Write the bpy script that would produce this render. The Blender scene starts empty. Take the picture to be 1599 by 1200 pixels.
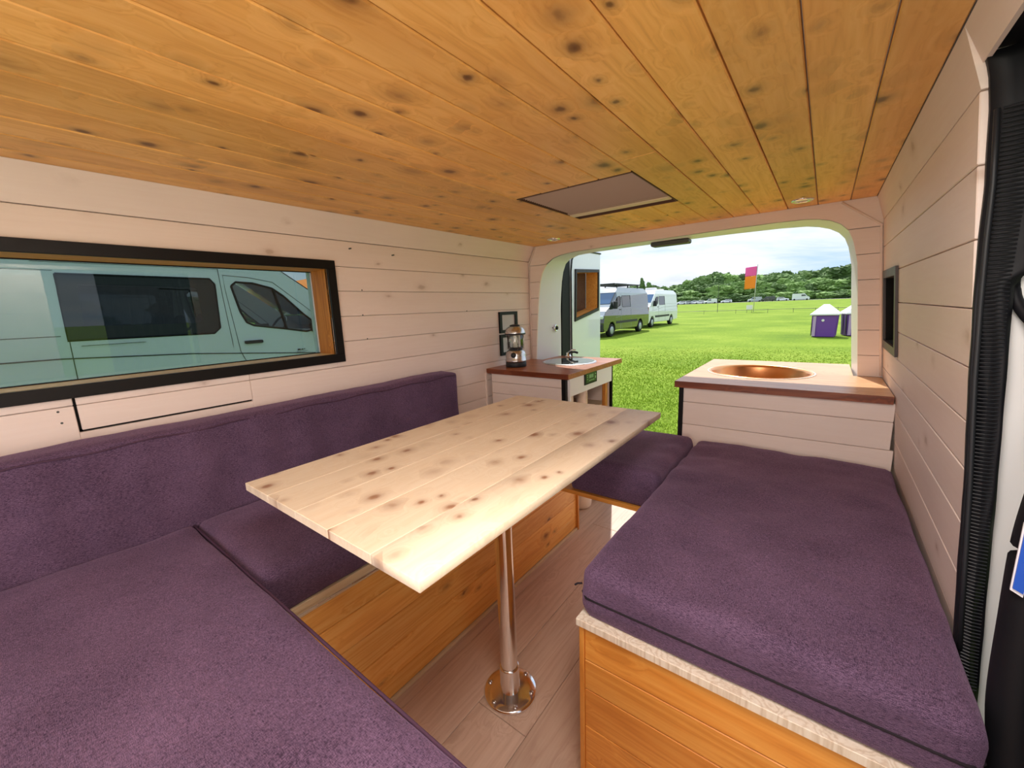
import bpy, bmesh, math, random
import numpy as np
from mathutils import Vector, Matrix, noise
from mathutils.geometry import tessellate_polygon
random.seed(7)
PI = math.pi
SC = bpy.context.scene
COL = SC.collection

# ------------------------------------------------------------------ camera
F_PX, YAW, PITCH, ROLL = 631.36, -0.657499, -0.184206, 0.0394619
EYE = 1.2
cam = bpy.data.objects.new('camera', bpy.data.cameras.new('camera'))
COL.objects.link(cam)
cam.data.sensor_width = 36
cam.data.lens = F_PX * 36 / 1599
cam.data.clip_start = 0.02
cam.data.clip_end = 3000
fw = Vector((math.sin(YAW) * math.cos(PITCH), math.cos(YAW) * math.cos(PITCH), math.sin(PITCH)))
rt = Vector((math.cos(YAW), -math.sin(YAW), 0))
dn = fw.cross(rt)
if dn.z > 0: dn = -dn
r2 = math.cos(ROLL) * rt + math.sin(ROLL) * dn
d2 = -math.sin(ROLL) * rt + math.cos(ROLL) * dn
cam.matrix_world = Matrix(((r2.x, -d2.x, -fw.x, 0), (r2.y, -d2.y, -fw.y, 0), (r2.z, -d2.z, -fw.z, EYE), (0, 0, 0, 1)))
SC.camera = cam

# ------------------------------------------------------------------ colour management, sky, sun
SC.view_settings.view_transform = 'Standard'
SC.view_settings.look = 'None'
SC.view_settings.gamma = 1.0
SC.view_settings.use_curve_mapping = False
SC.view_settings.exposure = 0.25
SKY_STRENGTH = 1.1
SUN_STRENGTH = 4.3
CAB_FILL_POWER = 3.4
CEIL_FILL_POWER = 1.3
DOOR_FILL_POWER = 10.0
SIDE_FILL_POWER = 9.0

def s2l(c):
    return tuple((v / 12.92 if v <= .04045 else ((v + .055) / 1.055) ** 2.4) for v in c)
def rgb(r, g, b): return (*s2l((r / 255, g / 255, b / 255)), 1)

world = bpy.data.worlds.new('sky'); SC.world = world
world.use_nodes = True
nt = world.node_tree; nt.nodes.clear()
def N(nt, t, **k):
    n = nt.nodes.new(t)
    for a, v in k.items(): setattr(n, a, v)
    return n
tc = N(nt, 'ShaderNodeTexCoord')
mp = N(nt, 'ShaderNodeMapping'); mp.inputs['Scale'].default_value = (1.0, 1.0, 4.2)
nz = N(nt, 'ShaderNodeTexNoise'); nz.inputs['Scale'].default_value = 2.6; nz.inputs['Detail'].default_value = 8; nz.inputs['Roughness'].default_value = .58
nz.inputs['Distortion'].default_value = .4
cr = N(nt, 'ShaderNodeValToRGB')
cr.color_ramp.elements[0].position = .34; cr.color_ramp.elements[0].color = rgb(164, 198, 238)
e = cr.color_ramp.elements.new(.46); e.color = rgb(214, 226, 242)
e = cr.color_ramp.elements.new(.55); e.color = rgb(236, 240, 248)
cr.color_ramp.elements[-1].position = .72; cr.color_ramp.elements[-1].color = rgb(206, 214, 230)
bg = N(nt, 'ShaderNodeBackground'); bg.inputs['Strength'].default_value = SKY_STRENGTH
ow = N(nt, 'ShaderNodeOutputWorld')
nt.links.new(tc.outputs['Generated'], mp.inputs[0]); nt.links.new(mp.outputs[0], nz.inputs['Vector'])
nt.links.new(nz.outputs['Fac'], cr.inputs[0]); nt.links.new(cr.outputs[0], bg.inputs['Color']); nt.links.new(bg.outputs[0], ow.inputs[0])

sun = bpy.data.objects.new('sun', bpy.data.lights.new('sun', 'SUN')); COL.objects.link(sun)
sun.data.energy = SUN_STRENGTH; sun.data.angle = math.radians(1.0); sun.data.color = (1.0, .965, .9)
sun.rotation_euler = Vector((-.33, .77, 1.0)).to_track_quat('Z', 'Y').to_euler()
def area(name, loc, aim, w, h, power, col):
    l = bpy.data.lights.new(name, 'AREA'); l.shape = 'RECTANGLE'; l.size = w; l.size_y = h; l.energy = power; l.color = col
    o = bpy.data.objects.new(name, l); COL.objects.link(o); o.location = loc
    o.rotation_euler = (Vector(loc) - Vector(aim)).to_track_quat('Z', 'Y').to_euler(); return o
area('cab_fill', (-.70, -.50, .74), (-.72, .35, 1.58), 1.3, .45, CAB_FILL_POWER, (1.0, .90, .84))  # unseen fill light, added to brighten the ceiling from below
area('door_fill', (-.04, .20, 1.573), (-.04, .201, 0), .24, .46, DOOR_FILL_POWER, (1.0, .93, .88))  # added overhead fill for the right mattress and table, no fitting there
area('side_fill', (.17, -.60, 1.05), (-.55, .9, 1.42), .55, .7, SIDE_FILL_POWER, (1.0, .92, .86))  # unseen fill added at the right, tilted up to lift the ceiling
area('ceiling_fill', (-.68, -.25, 1.565), (-.68, .0, 0), 1.2, .55, CEIL_FILL_POWER, (1.0, .92, .86))  # added fill behind the camera, lights upper surfaces; no real fitting

# ------------------------------------------------------------------ materials
MATS = {}
def newmat(name):
    m = bpy.data.materials.new(name); m.use_nodes = True
    nt = m.node_tree; b = nt.nodes['Principled BSDF']
    MATS[name] = m
    return m, nt, b
def plain(name, col, rough=.5, metal=0., spec=.5, emit=None, sheen=0, coat=0):
    if name in MATS: return MATS[name]
    m, nt, b = newmat(name)
    b.inputs['Base Color'].default_value = col
    b.inputs['Roughness'].default_value = rough
    b.inputs['Metallic'].default_value = metal
    b.inputs['Specular IOR Level'].default_value = spec
    b.inputs['Coat Weight'].default_value = coat
    if emit:
        b.inputs['Emission Color'].default_value = col; b.inputs['Emission Strength'].default_value = emit
    # a trace of mottling so nothing is dead flat
    n = N(nt, 'ShaderNodeTexNoise'); n.inputs['Scale'].default_value = 35; n.inputs['Detail'].default_value = 4
    mr = N(nt, 'ShaderNodeMapRange'); mr.inputs['To Min'].default_value = max(0, rough - .06); mr.inputs['To Max'].default_value = min(1, rough + .06)
    t = N(nt, 'ShaderNodeTexCoord')
    nt.links.new(t.outputs['Object'], n.inputs['Vector']); nt.links.new(n.outputs['Fac'], mr.inputs[0]); nt.links.new(mr.outputs[0], b.inputs['Roughness'])
    return m

def ramp(nt, stops):
    r = N(nt, 'ShaderNodeValToRGB')
    el = r.color_ramp.elements
    el[0].position, el[0].color = stops[0]
    el[1].position, el[1].color = stops[-1]
    for p, c in stops[1:-1]:
        q = el.new(p); q.color = c
    return r
def mixc(nt, fac, a, b, mode='MIX'):
    m = N(nt, 'ShaderNodeMix', data_type='RGBA', blend_type=mode)
    for sock, v in ((m.inputs['Factor'], fac), (m.inputs['A'], a), (m.inputs['B'], b)):
        if hasattr(v, 'links') or isinstance(v, bpy.types.NodeSocket): nt.links.new(v, sock)
        else: sock.default_value = v
    return m.outputs['Result']

def wood(name, light, mid, dark, axis='y', knots=1.0, knot_col=None, rough=.45, gscale=1.0, vary=.12, knot_scale=1.0, bump=.15, kstretch=1.7, blotch=0.35, nrm='z', grain=1.0, ksize=1.0):
    """grain runs along `axis` (object space = world space for every board)"""
    m, nt, b = newmat(name)
    L = nt.links.new
    t = N(nt, 'ShaderNodeTexCoord'); oi = N(nt, 'ShaderNodeObjectInfo')
    off = N(nt, 'ShaderNodeVectorMath', operation='SCALE'); off.inputs[0].default_value = (7.3, 11.9, 5.1)
    L(oi.outputs['Random'], off.inputs['Scale'])
    ad = N(nt, 'ShaderNodeVectorMath', operation='ADD'); L(t.outputs['Object'], ad.inputs[0]); L(off.outputs[0], ad.inputs[1])
    ai = 'xyz'.index(axis)
    def mapping(along, across, flat=False):
        mp = N(nt, 'ShaderNodeMapping'); s = [across] * 3; s[ai] = along
        if flat: s['xyz'.index(nrm)] = 0
        mp.inputs['Scale'].default_value = s; L(ad.outputs[0], mp.inputs[0]); return mp.outputs[0]
    # knots
    kv = N(nt, 'ShaderNodeTexVoronoi'); kv.inputs['Scale'].default_value = 1.0; kv.inputs['Randomness'].default_value = 1.0
    wob = N(nt, 'ShaderNodeTexNoise'); wob.inputs['Scale'].default_value = 2.2; L(mapping(14, 26, True), wob.inputs['Vector'])
    wa = N(nt, 'ShaderNodeVectorMath', operation='MULTIPLY_ADD'); wa.inputs[1].default_value = (.16, .16, .16)
    L(wob.outputs['Color'], wa.inputs[0]); L(mapping(10 / kstretch * knot_scale, 10 * knot_scale, True), wa.inputs[2])
    L(wa.outputs[0], kv.inputs['Vector'])
    sel = N(nt, 'ShaderNodeSeparateColor'); L(kv.outputs['Color'], sel.inputs[0])
    # each knot its own size: distance divided by a random radius factor
    ks = N(nt, 'ShaderNodeMapRange'); ks.inputs['To Min'].default_value = 2.2 / ksize; ks.inputs['To Max'].default_value = .8 / ksize; L(sel.outputs[1], ks.inputs[0])
    kmul = N(nt, 'ShaderNodeMath', operation='MULTIPLY'); L(kv.outputs['Distance'], kmul.inputs[0]); L(ks.outputs[0], kmul.inputs[1])
    kd = kmul.outputs[0]
    # growth lines bend around knots
    kr = N(nt, 'ShaderNodeMapRange'); kr.inputs['From Min'].default_value = 0; kr.inputs['From Max'].default_value = .5
    kr.inputs['To Min'].default_value = .45; kr.inputs['To Max'].default_value = 0; L(kd, kr.inputs[0])
    g1 = N(nt, 'ShaderNodeTexNoise'); g1.inputs['Scale'].default_value = 1.0; g1.inputs['Detail'].default_value = 4; g1.inputs['Distortion'].default_value = .3
    gv = N(nt, 'ShaderNodeVectorMath', operation='ADD'); L(mapping(.55 * gscale, 11 * gscale), gv.inputs[0])
    cb = N(nt, 'ShaderNodeCombineXYZ')
    for i in range(3): L(kr.outputs[0], cb.inputs[i])
    L(cb.outputs[0], gv.inputs[1]); L(gv.outputs[0], g1.inputs['Vector'])
    rings = N(nt, 'ShaderNodeMath', operation='MULTIPLY'); L(g1.outputs['Fac'], rings.inputs[0]); rings.inputs[1].default_value = 11
    fr = N(nt, 'ShaderNodeMath', operation='PINGPONG'); L(rings.outputs[0], fr.inputs[0]); fr.inputs[1].default_value = .5
    fine = N(nt, 'ShaderNodeTexNoise'); fine.inputs['Scale'].default_value = 1.0; fine.inputs['Detail'].default_value = 6; fine.inputs['Roughness'].default_value = .7
    L(mapping(7, 150), fine.inputs['Vector'])
    fm = N(nt, 'ShaderNodeMath', operation='MULTIPLY_ADD'); L(fr.outputs[0], fm.inputs[0]); fm.inputs[1].default_value = .9 * grain
    f2 = N(nt, 'ShaderNodeMath', operation='MULTIPLY'); L(fine.outputs['Fac'], f2.inputs[0]); f2.inputs[1].default_value = .75 * grain + .42 * (1 - grain)
    L(f2.outputs[0], fm.inputs[2])
    base = ramp(nt, [(.15, light), (.55, mid), (1.0, dark)]); L(fm.outputs[0], base.inputs[0])
    col = base.outputs[0]
    # broad stain blotches
    bl = N(nt, 'ShaderNodeTexNoise'); bl.inputs['Scale'].default_value = 1.0; bl.inputs['Detail'].default_value = 3; L(mapping(2.2, 9), bl.inputs['Vector'])
    br = ramp(nt, [(.45, (0, 0, 0, 1)), (.75, (1, 1, 1, 1))]); L(bl.outputs['Fac'], br.inputs[0])
    bf = N(nt, 'ShaderNodeMath', operation='MULTIPLY'); L(br.outputs[0], bf.inputs[0]); bf.inputs[1].default_value = blotch
    col = mixc(nt, bf.outputs[0], col, dark)
    if knots > 0:
        kc = knot_col or tuple(c * .3 for c in dark[:3]) + (1,)
        k1 = ramp(nt, [(.0, (1, 1, 1, 1)), (.07, (.85, .85, .85, 1)), (.12, (.4, .4, .4, 1)), (.20, (.16, .16, .16, 1)), (.36, (0, 0, 0, 1))]); L(kd, k1.inputs[0])
        # only some cells carry a knot
        gt = N(nt, 'ShaderNodeMath', operation='LESS_THAN'); L(sel.outputs[0], gt.inputs[0]); gt.inputs[1].default_value = .55 * knots
        km = N(nt, 'ShaderNodeMath', operation='MULTIPLY'); L(k1.outputs[0], km.inputs[0]); L(gt.outputs[0], km.inputs[1])
        col = mixc(nt, km.outputs[0], col, kc)
    hs = N(nt, 'ShaderNodeHueSaturation'); L(col, hs.inputs['Color'])
    vr = N(nt, 'ShaderNodeMapRange'); vr.inputs['To Min'].default_value = 1 - vary; vr.inputs['To Max'].default_value = 1 + vary
    L(oi.outputs['Random'], vr.inputs[0]); L(vr.outputs[0], hs.inputs['Value'])
    L(hs.outputs[0], b.inputs['Base Color'])
    b.inputs['Roughness'].default_value = rough
    bp = N(nt, 'ShaderNodeBump'); bp.inputs['Strength'].default_value = bump; bp.inputs['Distance'].default_value = .0015
    L(fm.outputs[0], bp.inputs['Height']); L(bp.outputs[0], b.inputs['Normal'])
    return m

def fabric(name, a, bcol, rough=.85):
    m, nt, b = newmat(name); L = nt.links.new
    t = N(nt, 'ShaderNodeTexCoord')
    def nz(sc, det):
        mp = N(nt, 'ShaderNodeMapping'); mp.inputs['Scale'].default_value = sc; L(t.outputs['Object'], mp.inputs[0])
        n = N(nt, 'ShaderNodeTexNoise'); n.inputs['Scale'].default_value = 1; n.inputs['Detail'].default_value = det; n.inputs['Roughness'].default_value = .6
        L(mp.outputs[0], n.inputs['Vector']); return n.outputs['Fac']
    n1, n2, n3 = nz((1200, 170, 1200), 2), nz((170, 1200, 1200), 2), nz((5, 5, 5), 4)
    s = N(nt, 'ShaderNodeMath', operation='ADD'); L(n1, s.inputs[0]); L(n2, s.inputs[1])
    s2 = N(nt, 'ShaderNodeMath', operation='MULTIPLY_ADD'); L(n3, s2.inputs[0]); s2.inputs[1].default_value = .35; L(s.outputs[0], s2.inputs[2])
    r = ramp(nt, [(.30, a), (.80, bcol)])
    h = N(nt, 'ShaderNodeMapRange'); h.inputs['From Min'].default_value = .65; h.inputs['From Max'].default_value = 1.65; L(s2.outputs[0], h.inputs[0]); L(h.outputs[0], r.inputs[0])
    L(r.outputs[0], b.inputs['Base Color']); b.inputs['Roughness'].default_value = rough
    b.inputs['Sheen Weight'].default_value = .35; b.inputs['Sheen Roughness'].default_value = .45
    b.inputs['Sheen Tint'].default_value = rgb(200, 165, 200)
    b.inputs['Specular IOR Level'].default_value = .15
    bp = N(nt, 'ShaderNodeBump'); bp.inputs['Strength'].default_value = .5; bp.inputs['Distance'].default_value = .0012
    L(s.outputs[0], bp.inputs['Height']); L(bp.outputs[0], b.inputs['Normal'])
    return m

def glass(name, tint, gloss=.12, rough=.0):
    m, nt, b = newmat(name); L = nt.links.new
    nt.nodes.remove(b)
    out = nt.nodes['Material Output']
    tr = N(nt, 'ShaderNodeBsdfTransparent'); tr.inputs[0].default_value = tint
    gl = N(nt, 'ShaderNodeBsdfGlossy'); gl.inputs['Roughness'].default_value = rough
    fz = N(nt, 'ShaderNodeFresnel'); fz.inputs['IOR'].default_value = 1.5
    ml = N(nt, 'ShaderNodeMath', operation='ADD'); L(fz.outputs[0], ml.inputs[0]); ml.inputs[1].default_value = gloss - .04
    mx = N(nt, 'ShaderNodeMixShader'); L(ml.outputs[0], mx.inputs[0]); L(tr.outputs[0], mx.inputs[1]); L(gl.outputs[0], mx.inputs[2])
    L(mx.outputs[0], out.inputs[0])
    return m

def foliage(name, a, b_, c):
    m, nt, b = newmat(name); L = nt.links.new
    t = N(nt, 'ShaderNodeTexCoord'); oi = N(nt, 'ShaderNodeObjectInfo')
    n = N(nt, 'ShaderNodeTexNoise'); n.inputs['Scale'].default_value = 1.1; n.inputs['Detail'].default_value = 8; n.inputs['Roughness'].default_value = .7
    L(t.outputs['Object'], n.inputs['Vector'])
    r = ramp(nt, [(.3, a), (.5, b_), (.72, c)]); L(n.outputs['Fac'], r.inputs[0])
    hs = N(nt, 'ShaderNodeHueSaturation'); L(r.outputs[0], hs.inputs['Color'])
    mr = N(nt, 'ShaderNodeMapRange'); mr.inputs['To Min'].default_value = .75; mr.inputs['To Max'].default_value = 1.3; L(oi.outputs['Random'], mr.inputs[0]); L(mr.outputs[0], hs.inputs['Value'])
    L(hs.outputs[0], b.inputs['Base Color']); b.inputs['Roughness'].default_value = .8; b.inputs['Specular IOR Level'].default_value = .2
    return m

M = {}
M['pine_ceiling'] = wood('pine_ceiling', rgb(248, 194, 116), rgb(238, 178, 94), rgb(200, 132, 60), 'y', knots=1.5, knot_col=rgb(100, 56, 22), rough=.42, vary=.10, blotch=.5, grain=.7, ksize=1.75, kstretch=1.2, knot_scale=1.4)
M['pine_bench'] = wood('pine_bench', rgb(252, 202, 118), rgb(244, 178, 88), rgb(212, 132, 54), 'y', knots=1.1, knot_col=rgb(120, 60, 16), rough=.4, vary=.08, nrm='x', grain=.75)
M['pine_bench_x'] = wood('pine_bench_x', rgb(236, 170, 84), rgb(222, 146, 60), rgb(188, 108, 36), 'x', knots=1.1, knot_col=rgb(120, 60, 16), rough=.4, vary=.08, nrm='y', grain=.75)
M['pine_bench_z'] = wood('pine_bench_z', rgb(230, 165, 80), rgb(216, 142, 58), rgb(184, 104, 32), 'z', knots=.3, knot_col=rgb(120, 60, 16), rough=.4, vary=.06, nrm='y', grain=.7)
M['pine_table'] = wood('pine_table', rgb(236, 220, 196), rgb(228, 208, 180), rgb(208, 182, 148), 'y', knots=1.25, knot_col=rgb(146, 98, 68), rough=.5, vary=.04, blotch=.2, grain=.55, kstretch=1.2, ksize=1.8, knot_scale=1.7)
M['pine_raw'] = wood('pine_raw', rgb(226, 208, 178), rgb(214, 190, 152), rgb(184, 152, 110), 'y', knots=.2, rough=.6, vary=.05, blotch=.15, grain=.6)
M['pine_raw_x'] = wood('pine_raw_x', rgb(234, 222, 206), rgb(226, 210, 190), rgb(196, 172, 146), 'z', knots=.0, rough=.6, vary=.05, blotch=.1, gscale=1.6)
WW = (rgb(238, 222, 212), rgb(234, 216, 205), rgb(216, 196, 184))
M['wash_y'] = wood('whitewash_y', *WW, 'y', knots=.3, knot_col=rgb(196, 172, 156), rough=.55, vary=.015, blotch=.25, bump=.06, nrm='x', grain=.35)
M['wash_x'] = wood('whitewash_x', *WW, 'x', knots=.15, knot_col=rgb(186, 160, 142), rough=.55, vary=.015, blotch=.2, bump=.06, nrm='y', grain=.35)
M['butcher'] = wood('butcher_block', rgb(196, 130, 84), rgb(176, 104, 62), rgb(136, 70, 40), 'x', knots=.0, rough=.35, vary=.06, blotch=.5, gscale=1.3)
M['butcher_edge_shade'] = wood('butcher_edge_shade', rgb(150, 84, 48), rgb(128, 64, 34), rgb(96, 44, 22), 'x', knots=.0, rough=.35, vary=.06, blotch=.5)  # shade of the worktop edges put into a darker tone
M['butcher_pale'] = wood('butcher_block_pale', rgb(240, 200, 156), rgb(230, 184, 138), rgb(206, 150, 106), 'x', knots=.0, rough=.3, vary=.06, blotch=.4, gscale=1.3)
M['floor'] = wood('oak_floor', rgb(210, 184, 164), rgb(198, 168, 148), rgb(168, 138, 118), 'y', knots=.35, knot_col=rgb(124, 92, 74), rough=.42, vary=.06, blotch=.4, grain=.7)
M['reveal'] = wood('reveal_wood', rgb(206, 142, 62), rgb(186, 120, 44), rgb(150, 88, 26), 'z', knots=.4, rough=.5, vary=.05, nrm='y')
M['reveal_y'] = wood('reveal_wood_y', rgb(224, 176, 92), rgb(206, 152, 70), rgb(170, 112, 44), 'y', knots=.2, rough=.5, vary=.05)
M['sill'] = wood('daylit_sill_wood', rgb(244, 224, 160), rgb(238, 214, 146), rgb(214, 182, 112), 'y', knots=0, rough=.4, vary=.02, blotch=.1)  # wood lightened to carry the daylight falling on the sill
M['fabric'] = fabric('purple_fabric', rgb(50, 35, 54), rgb(126, 98, 126))
M['piping'] = plain('purple_piping', rgb(72, 44, 66), .7)
M['seam'] = plain('dark_seam', rgb(28, 16, 26), .9)
M['white'] = plain('white_paint', rgb(236, 234, 232), .35)
M['jamb'] = plain('white_jamb', rgb(226, 228, 236), .35)
M['black'] = plain('black_frame', rgb(16, 14, 14), .45, 0, .25)
M['blackrub'] = plain('black_rubber', rgb(14, 14, 19), .6, 0, .3)
M['darkgrey'] = plain('dark_grey', rgb(70, 74, 70), .5)
M['chrome'] = plain('chrome', (.9, .9, .9, 1), .14, 1.0)
M['steel'] = plain('brushed_steel', (.62, .62, .62, 1), .28, 1.0)
M['copper'] = plain('copper', (.96, .48, .22, 1), .3, 1.0)
M['seal_white'] = plain('silicone_white', rgb(236, 226, 214), .4)
M['winglass'] = glass('green_window_glass', (.55, .62, .61, 1), .04)
M['clear'] = glass('clear_glass', (.9, .93, .93, 1), .08)
M['cabglass'] = glass('cab_glass', (.9, .93, .92, 1), .06)
M['privglass'] = glass('privacy_glass', (.14, .15, .16, 1), .05)
M['darkglass'] = plain('dark_window_glass', rgb(30, 38, 46), .06, 0, 1.0)
M['blueglass'] = plain('windscreen_glass', rgb(52, 88, 128), .08, 0, 1.0)
M['vanwhite'] = plain('van_white', rgb(226, 232, 236), .25, 0, .5, coat=.5)
M['vandark'] = plain('van_dark_green', rgb(40, 48, 44), .15, 0, .6, coat=.9)
M['vansilver'] = plain('van_silver', rgb(176, 184, 192), .3, .4)
M['plastic'] = plain('black_plastic', rgb(32, 34, 38), .55)
M['tyre'] = plain('tyre', rgb(20, 20, 22), .8)
M['interior'] = plain('dark_interior', rgb(60, 62, 66), .8)
M['gap'] = plain('gap_black', rgb(12, 12, 12), .9)
M['lamp'] = plain('headlamp', rgb(210, 220, 228), .1, .2, 1.0)
M['purple'] = plain('purple_plastic', rgb(112, 62, 158), .5)
M['purple_d'] = plain('dark_purple', rgb(70, 40, 90), .6)
M['lid'] = plain('lid_white', rgb(232, 228, 232), .5)
M['pink'] = plain('pink_cloth', rgb(246, 96, 176), .8)
M['orange'] = plain('orange_cloth', rgb(250, 140, 40), .8)
M['canopy'] = plain('orange_canopy', rgb(232, 106, 32), .8)
M['pole'] = plain('pale_pole', rgb(190, 190, 185), .5)
M['container'] = plain('white_container', rgb(232, 212, 194), .45)
M['blue'] = plain('blue_label', rgb(28, 84, 190), .4)
M['display'] = plain('green_display', rgb(24, 62, 30), .3)
M['displayink'] = plain('display_ink', rgb(150, 200, 140), .4)
M['blind'] = plain('brown_blind', rgb(176, 150, 134), .85)
M['cream'] = plain('cream_rail', rgb(226, 208, 176), .5)
M['bark'] = plain('bark', rgb(84, 70, 54), .9)
M['leaf_a'] = foliage('foliage_a', rgb(64, 86, 54), rgb(96, 122, 72), rgb(140, 164, 104))
M['leaf_b'] = foliage('foliage_b', rgb(80, 108, 62), rgb(120, 150, 84), rgb(162, 184, 118))
M['gravel'] = plain('gravel', rgb(176, 176, 172), .9)

def ground_mat():
    m, nt, b = newmat('meadow'); L = nt.links.new
    t = N(nt, 'ShaderNodeTexCoord')
    def nz(s, d=5):
        n = N(nt, 'ShaderNodeTexNoise'); n.inputs['Scale'].default_value = s; n.inputs['Detail'].default_value = d; n.inputs['Roughness'].default_value = .65
        L(t.outputs['Object'], n.inputs['Vector']); return n.outputs['Fac']
    a = mixc(nt, .5, nz(9, 8), nz(.25, 4))
    r = ramp(nt, [(.36, rgb(94, 124, 34)), (.5, rgb(122, 148, 42)), (.64, rgb(152, 168, 66))]); L(a, r.inputs[0])
    L(r.outputs[0], b.inputs['Base Color']); b.inputs['Roughness'].default_value = .9; b.inputs['Specular IOR Level'].default_value = .1
    bp = N(nt, 'ShaderNodeBump'); bp.inputs['Strength'].default_value = .6; bp.inputs['Distance'].default_value = .03; L(nz(14, 8), bp.inputs['Height']); L(bp.outputs[0], b.inputs['Normal'])
    return m
M['meadow'] = ground_mat()
M['blade'] = foliage('grass_blade', rgb(128, 152, 46), rgb(148, 172, 56), rgb(176, 190, 88))

# ------------------------------------------------------------------ helpers
def obj(name, bm, mat, parent=None, smooth=False, bevel=0, seg=2):
    me = bpy.data.meshes.new(name)
    bmesh.ops.recalc_face_normals(bm, faces=bm.faces)
    bm.to_mesh(me); bm.free()
    o = bpy.data.objects.new(name, me); COL.objects.link(o)
    for mt in (mat if isinstance(mat, (list, tuple)) else [mat]): me.materials.append(mt)
    if smooth:
        for p in me.polygons: p.use_smooth = True
    if bevel:
        md = o.modifiers.new('bevel', 'BEVEL'); md.width = bevel; md.segments = seg; md.limit_method = 'ANGLE'; md.angle_limit = math.radians(35)
        md.harden_normals = False
    if parent: o.parent = parent
    return o
def setp(o, label=None, cat=None, group=None, kind=None):
    if label: o['label'] = label
    if cat: o['category'] = cat
    if group: o['group'] = group
    if kind: o['kind'] = kind
    return o
def thing(name, label, cat, loc=(0, 0, 0), rz=0, group=None, kind=None):
    o = bpy.data.objects.new(name, None); COL.objects.link(o)
    o.location = loc; o.rotation_euler = (0, 0, rz); o.empty_display_size = .05
    return setp(o, label, cat, group, kind)
def B(): return bmesh.new()
def bx(bm, x0, x1, y0, y1, z0, z1, bev=0):
    r = bmesh.ops.create_cube(bm, size=1)
    vs = r['verts']
    for v in vs:
        v.co = Vector(((x0 + x1) / 2 + v.co.x * (x1 - x0), (y0 + y1) / 2 + v.co.y * (y1 - y0), (z0 + z1) / 2 + v.co.z * (z1 - z0)))
    if bev:
        es = list({e for v in vs for e in v.link_edges})
        bmesh.ops.bevel(bm, geom=es, offset=bev, segments=1, affect='EDGES', profile=.5)
    return bm
def box(name, x0, x1, y0, y1, z0, z1, mat, parent=None, bev=0, smooth=False):
    return obj(name, bx(B(), x0, x1, y0, y1, z0, z1, bev), mat, parent, smooth)
def prism(bm, pts, d):
    """pts: loop of 3D points; extruded by vector d"""
    d = Vector(d)
    a = [bm.verts.new(Vector(p)) for p in pts]; b = [bm.verts.new(Vector(p) + d) for p in pts]
    n = len(pts)
    bm.faces.new(a); bm.faces.new(b[::-1])
    for i in range(n): bm.faces.new((a[i], b[i], b[(i + 1) % n], a[(i + 1) % n]))
    return bm
def tube(bm, p0, p1, r0, r1=None, seg=16, caps=True):
    r1 = r0 if r1 is None else r1
    p0, p1 = Vector(p0), Vector(p1); d = (p1 - p0).normalized()
    q = d.to_track_quat('Z', 'Y')
    ra, rb = [], []
    for i in range(seg):
        a = 2 * PI * i / seg; u = q @ Vector((math.cos(a), math.sin(a), 0))
        ra.append(bm.verts.new(p0 + u * r0)); rb.append(bm.verts.new(p1 + u * r1))
    for i in range(seg): bm.faces.new((ra[i], ra[(i + 1) % seg], rb[(i + 1) % seg], rb[i]))
    if caps: bm.faces.new(ra[::-1]); bm.faces.new(rb)
    return bm
def path(bm, pts, r, seg=8):
    """round tube along points"""
    pts = [Vector(p) for p in pts]; rings = []
    for i, p in enumerate(pts):
        d = (pts[min(i + 1, len(pts) - 1)] - pts[max(i - 1, 0)]).normalized()
        q = d.to_track_quat('Z', 'Y')
        rings.append([bm.verts.new(p + q @ Vector((math.cos(2 * PI * k / seg) * r, math.sin(2 * PI * k / seg) * r, 0))) for k in range(seg)])
    for a, b in zip(rings, rings[1:]):
        for k in range(seg): bm.faces.new((a[k], a[(k + 1) % seg], b[(k + 1) % seg], b[k]))
    bm.faces.new(rings[0][::-1]); bm.faces.new(rings[-1])
    return bm
def lathe(bm, prof, c=(0, 0, 0), seg=40, sx=1, sy=1):
    c = Vector(c); rings = []
    for r, z in prof:
        if r < 1e-6: rings.append([bm.verts.new(c + Vector((0, 0, z)))])
        else: rings.append([bm.verts.new(c + Vector((r * sx * math.cos(2 * PI * k / seg), r * sy * math.sin(2 * PI * k / seg), z))) for k in range(seg)])
    for a, b in zip(rings, rings[1:]):
        for k in range(seg):
            k2 = (k + 1) % seg
            f = [a[k % len(a)], a[k2 % len(a)], b[k2 % len(b)], b[k % len(b)]]
            f2 = []
            for v in f:
                if v not in f2: f2.append(v)
            if len(f2) > 2: bm.faces.new(f2)
    return bm

# ==================================================================
# THE VAN INTERIOR: setting
# ==================================================================
YB = 2.22                 # inner face of the frame round the rear opening
YF = -0.75                # front end of what the photo can see
CZ = 1.578                # ceiling
XL = -1.54
def xr(z): return .18 - .09 * (z - EYE)

# floor -------------------------------------------------------------
fl = setp(box('floor', -1.66, .30, YF, 2.62, -.06, -.012, plain('ply', rgb(150, 120, 90), .8)), kind='structure')
fx = [-1.66, -1.48, -1.30, -1.12, -.94, -.76, -.58, -.40, -.22, -.04, .14, .30]
for i in range(len(fx) - 1):
    cuts = [YF, [.55, 1.45, .2, 1.1, 1.9, .75][i % 6], 2.6]
    for a, b in zip(cuts, cuts[1:]):
        box('floor_board', fx[i] + .0006, fx[i + 1] - .0006, a + .0006, b - .0006, -.012, 0, M['floor'], fl, bev=.0012)
box('sill_strip', -1.45, .12, 2.6, 2.64, -.05, .004, M['steel'], fl, bev=.003)

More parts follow.
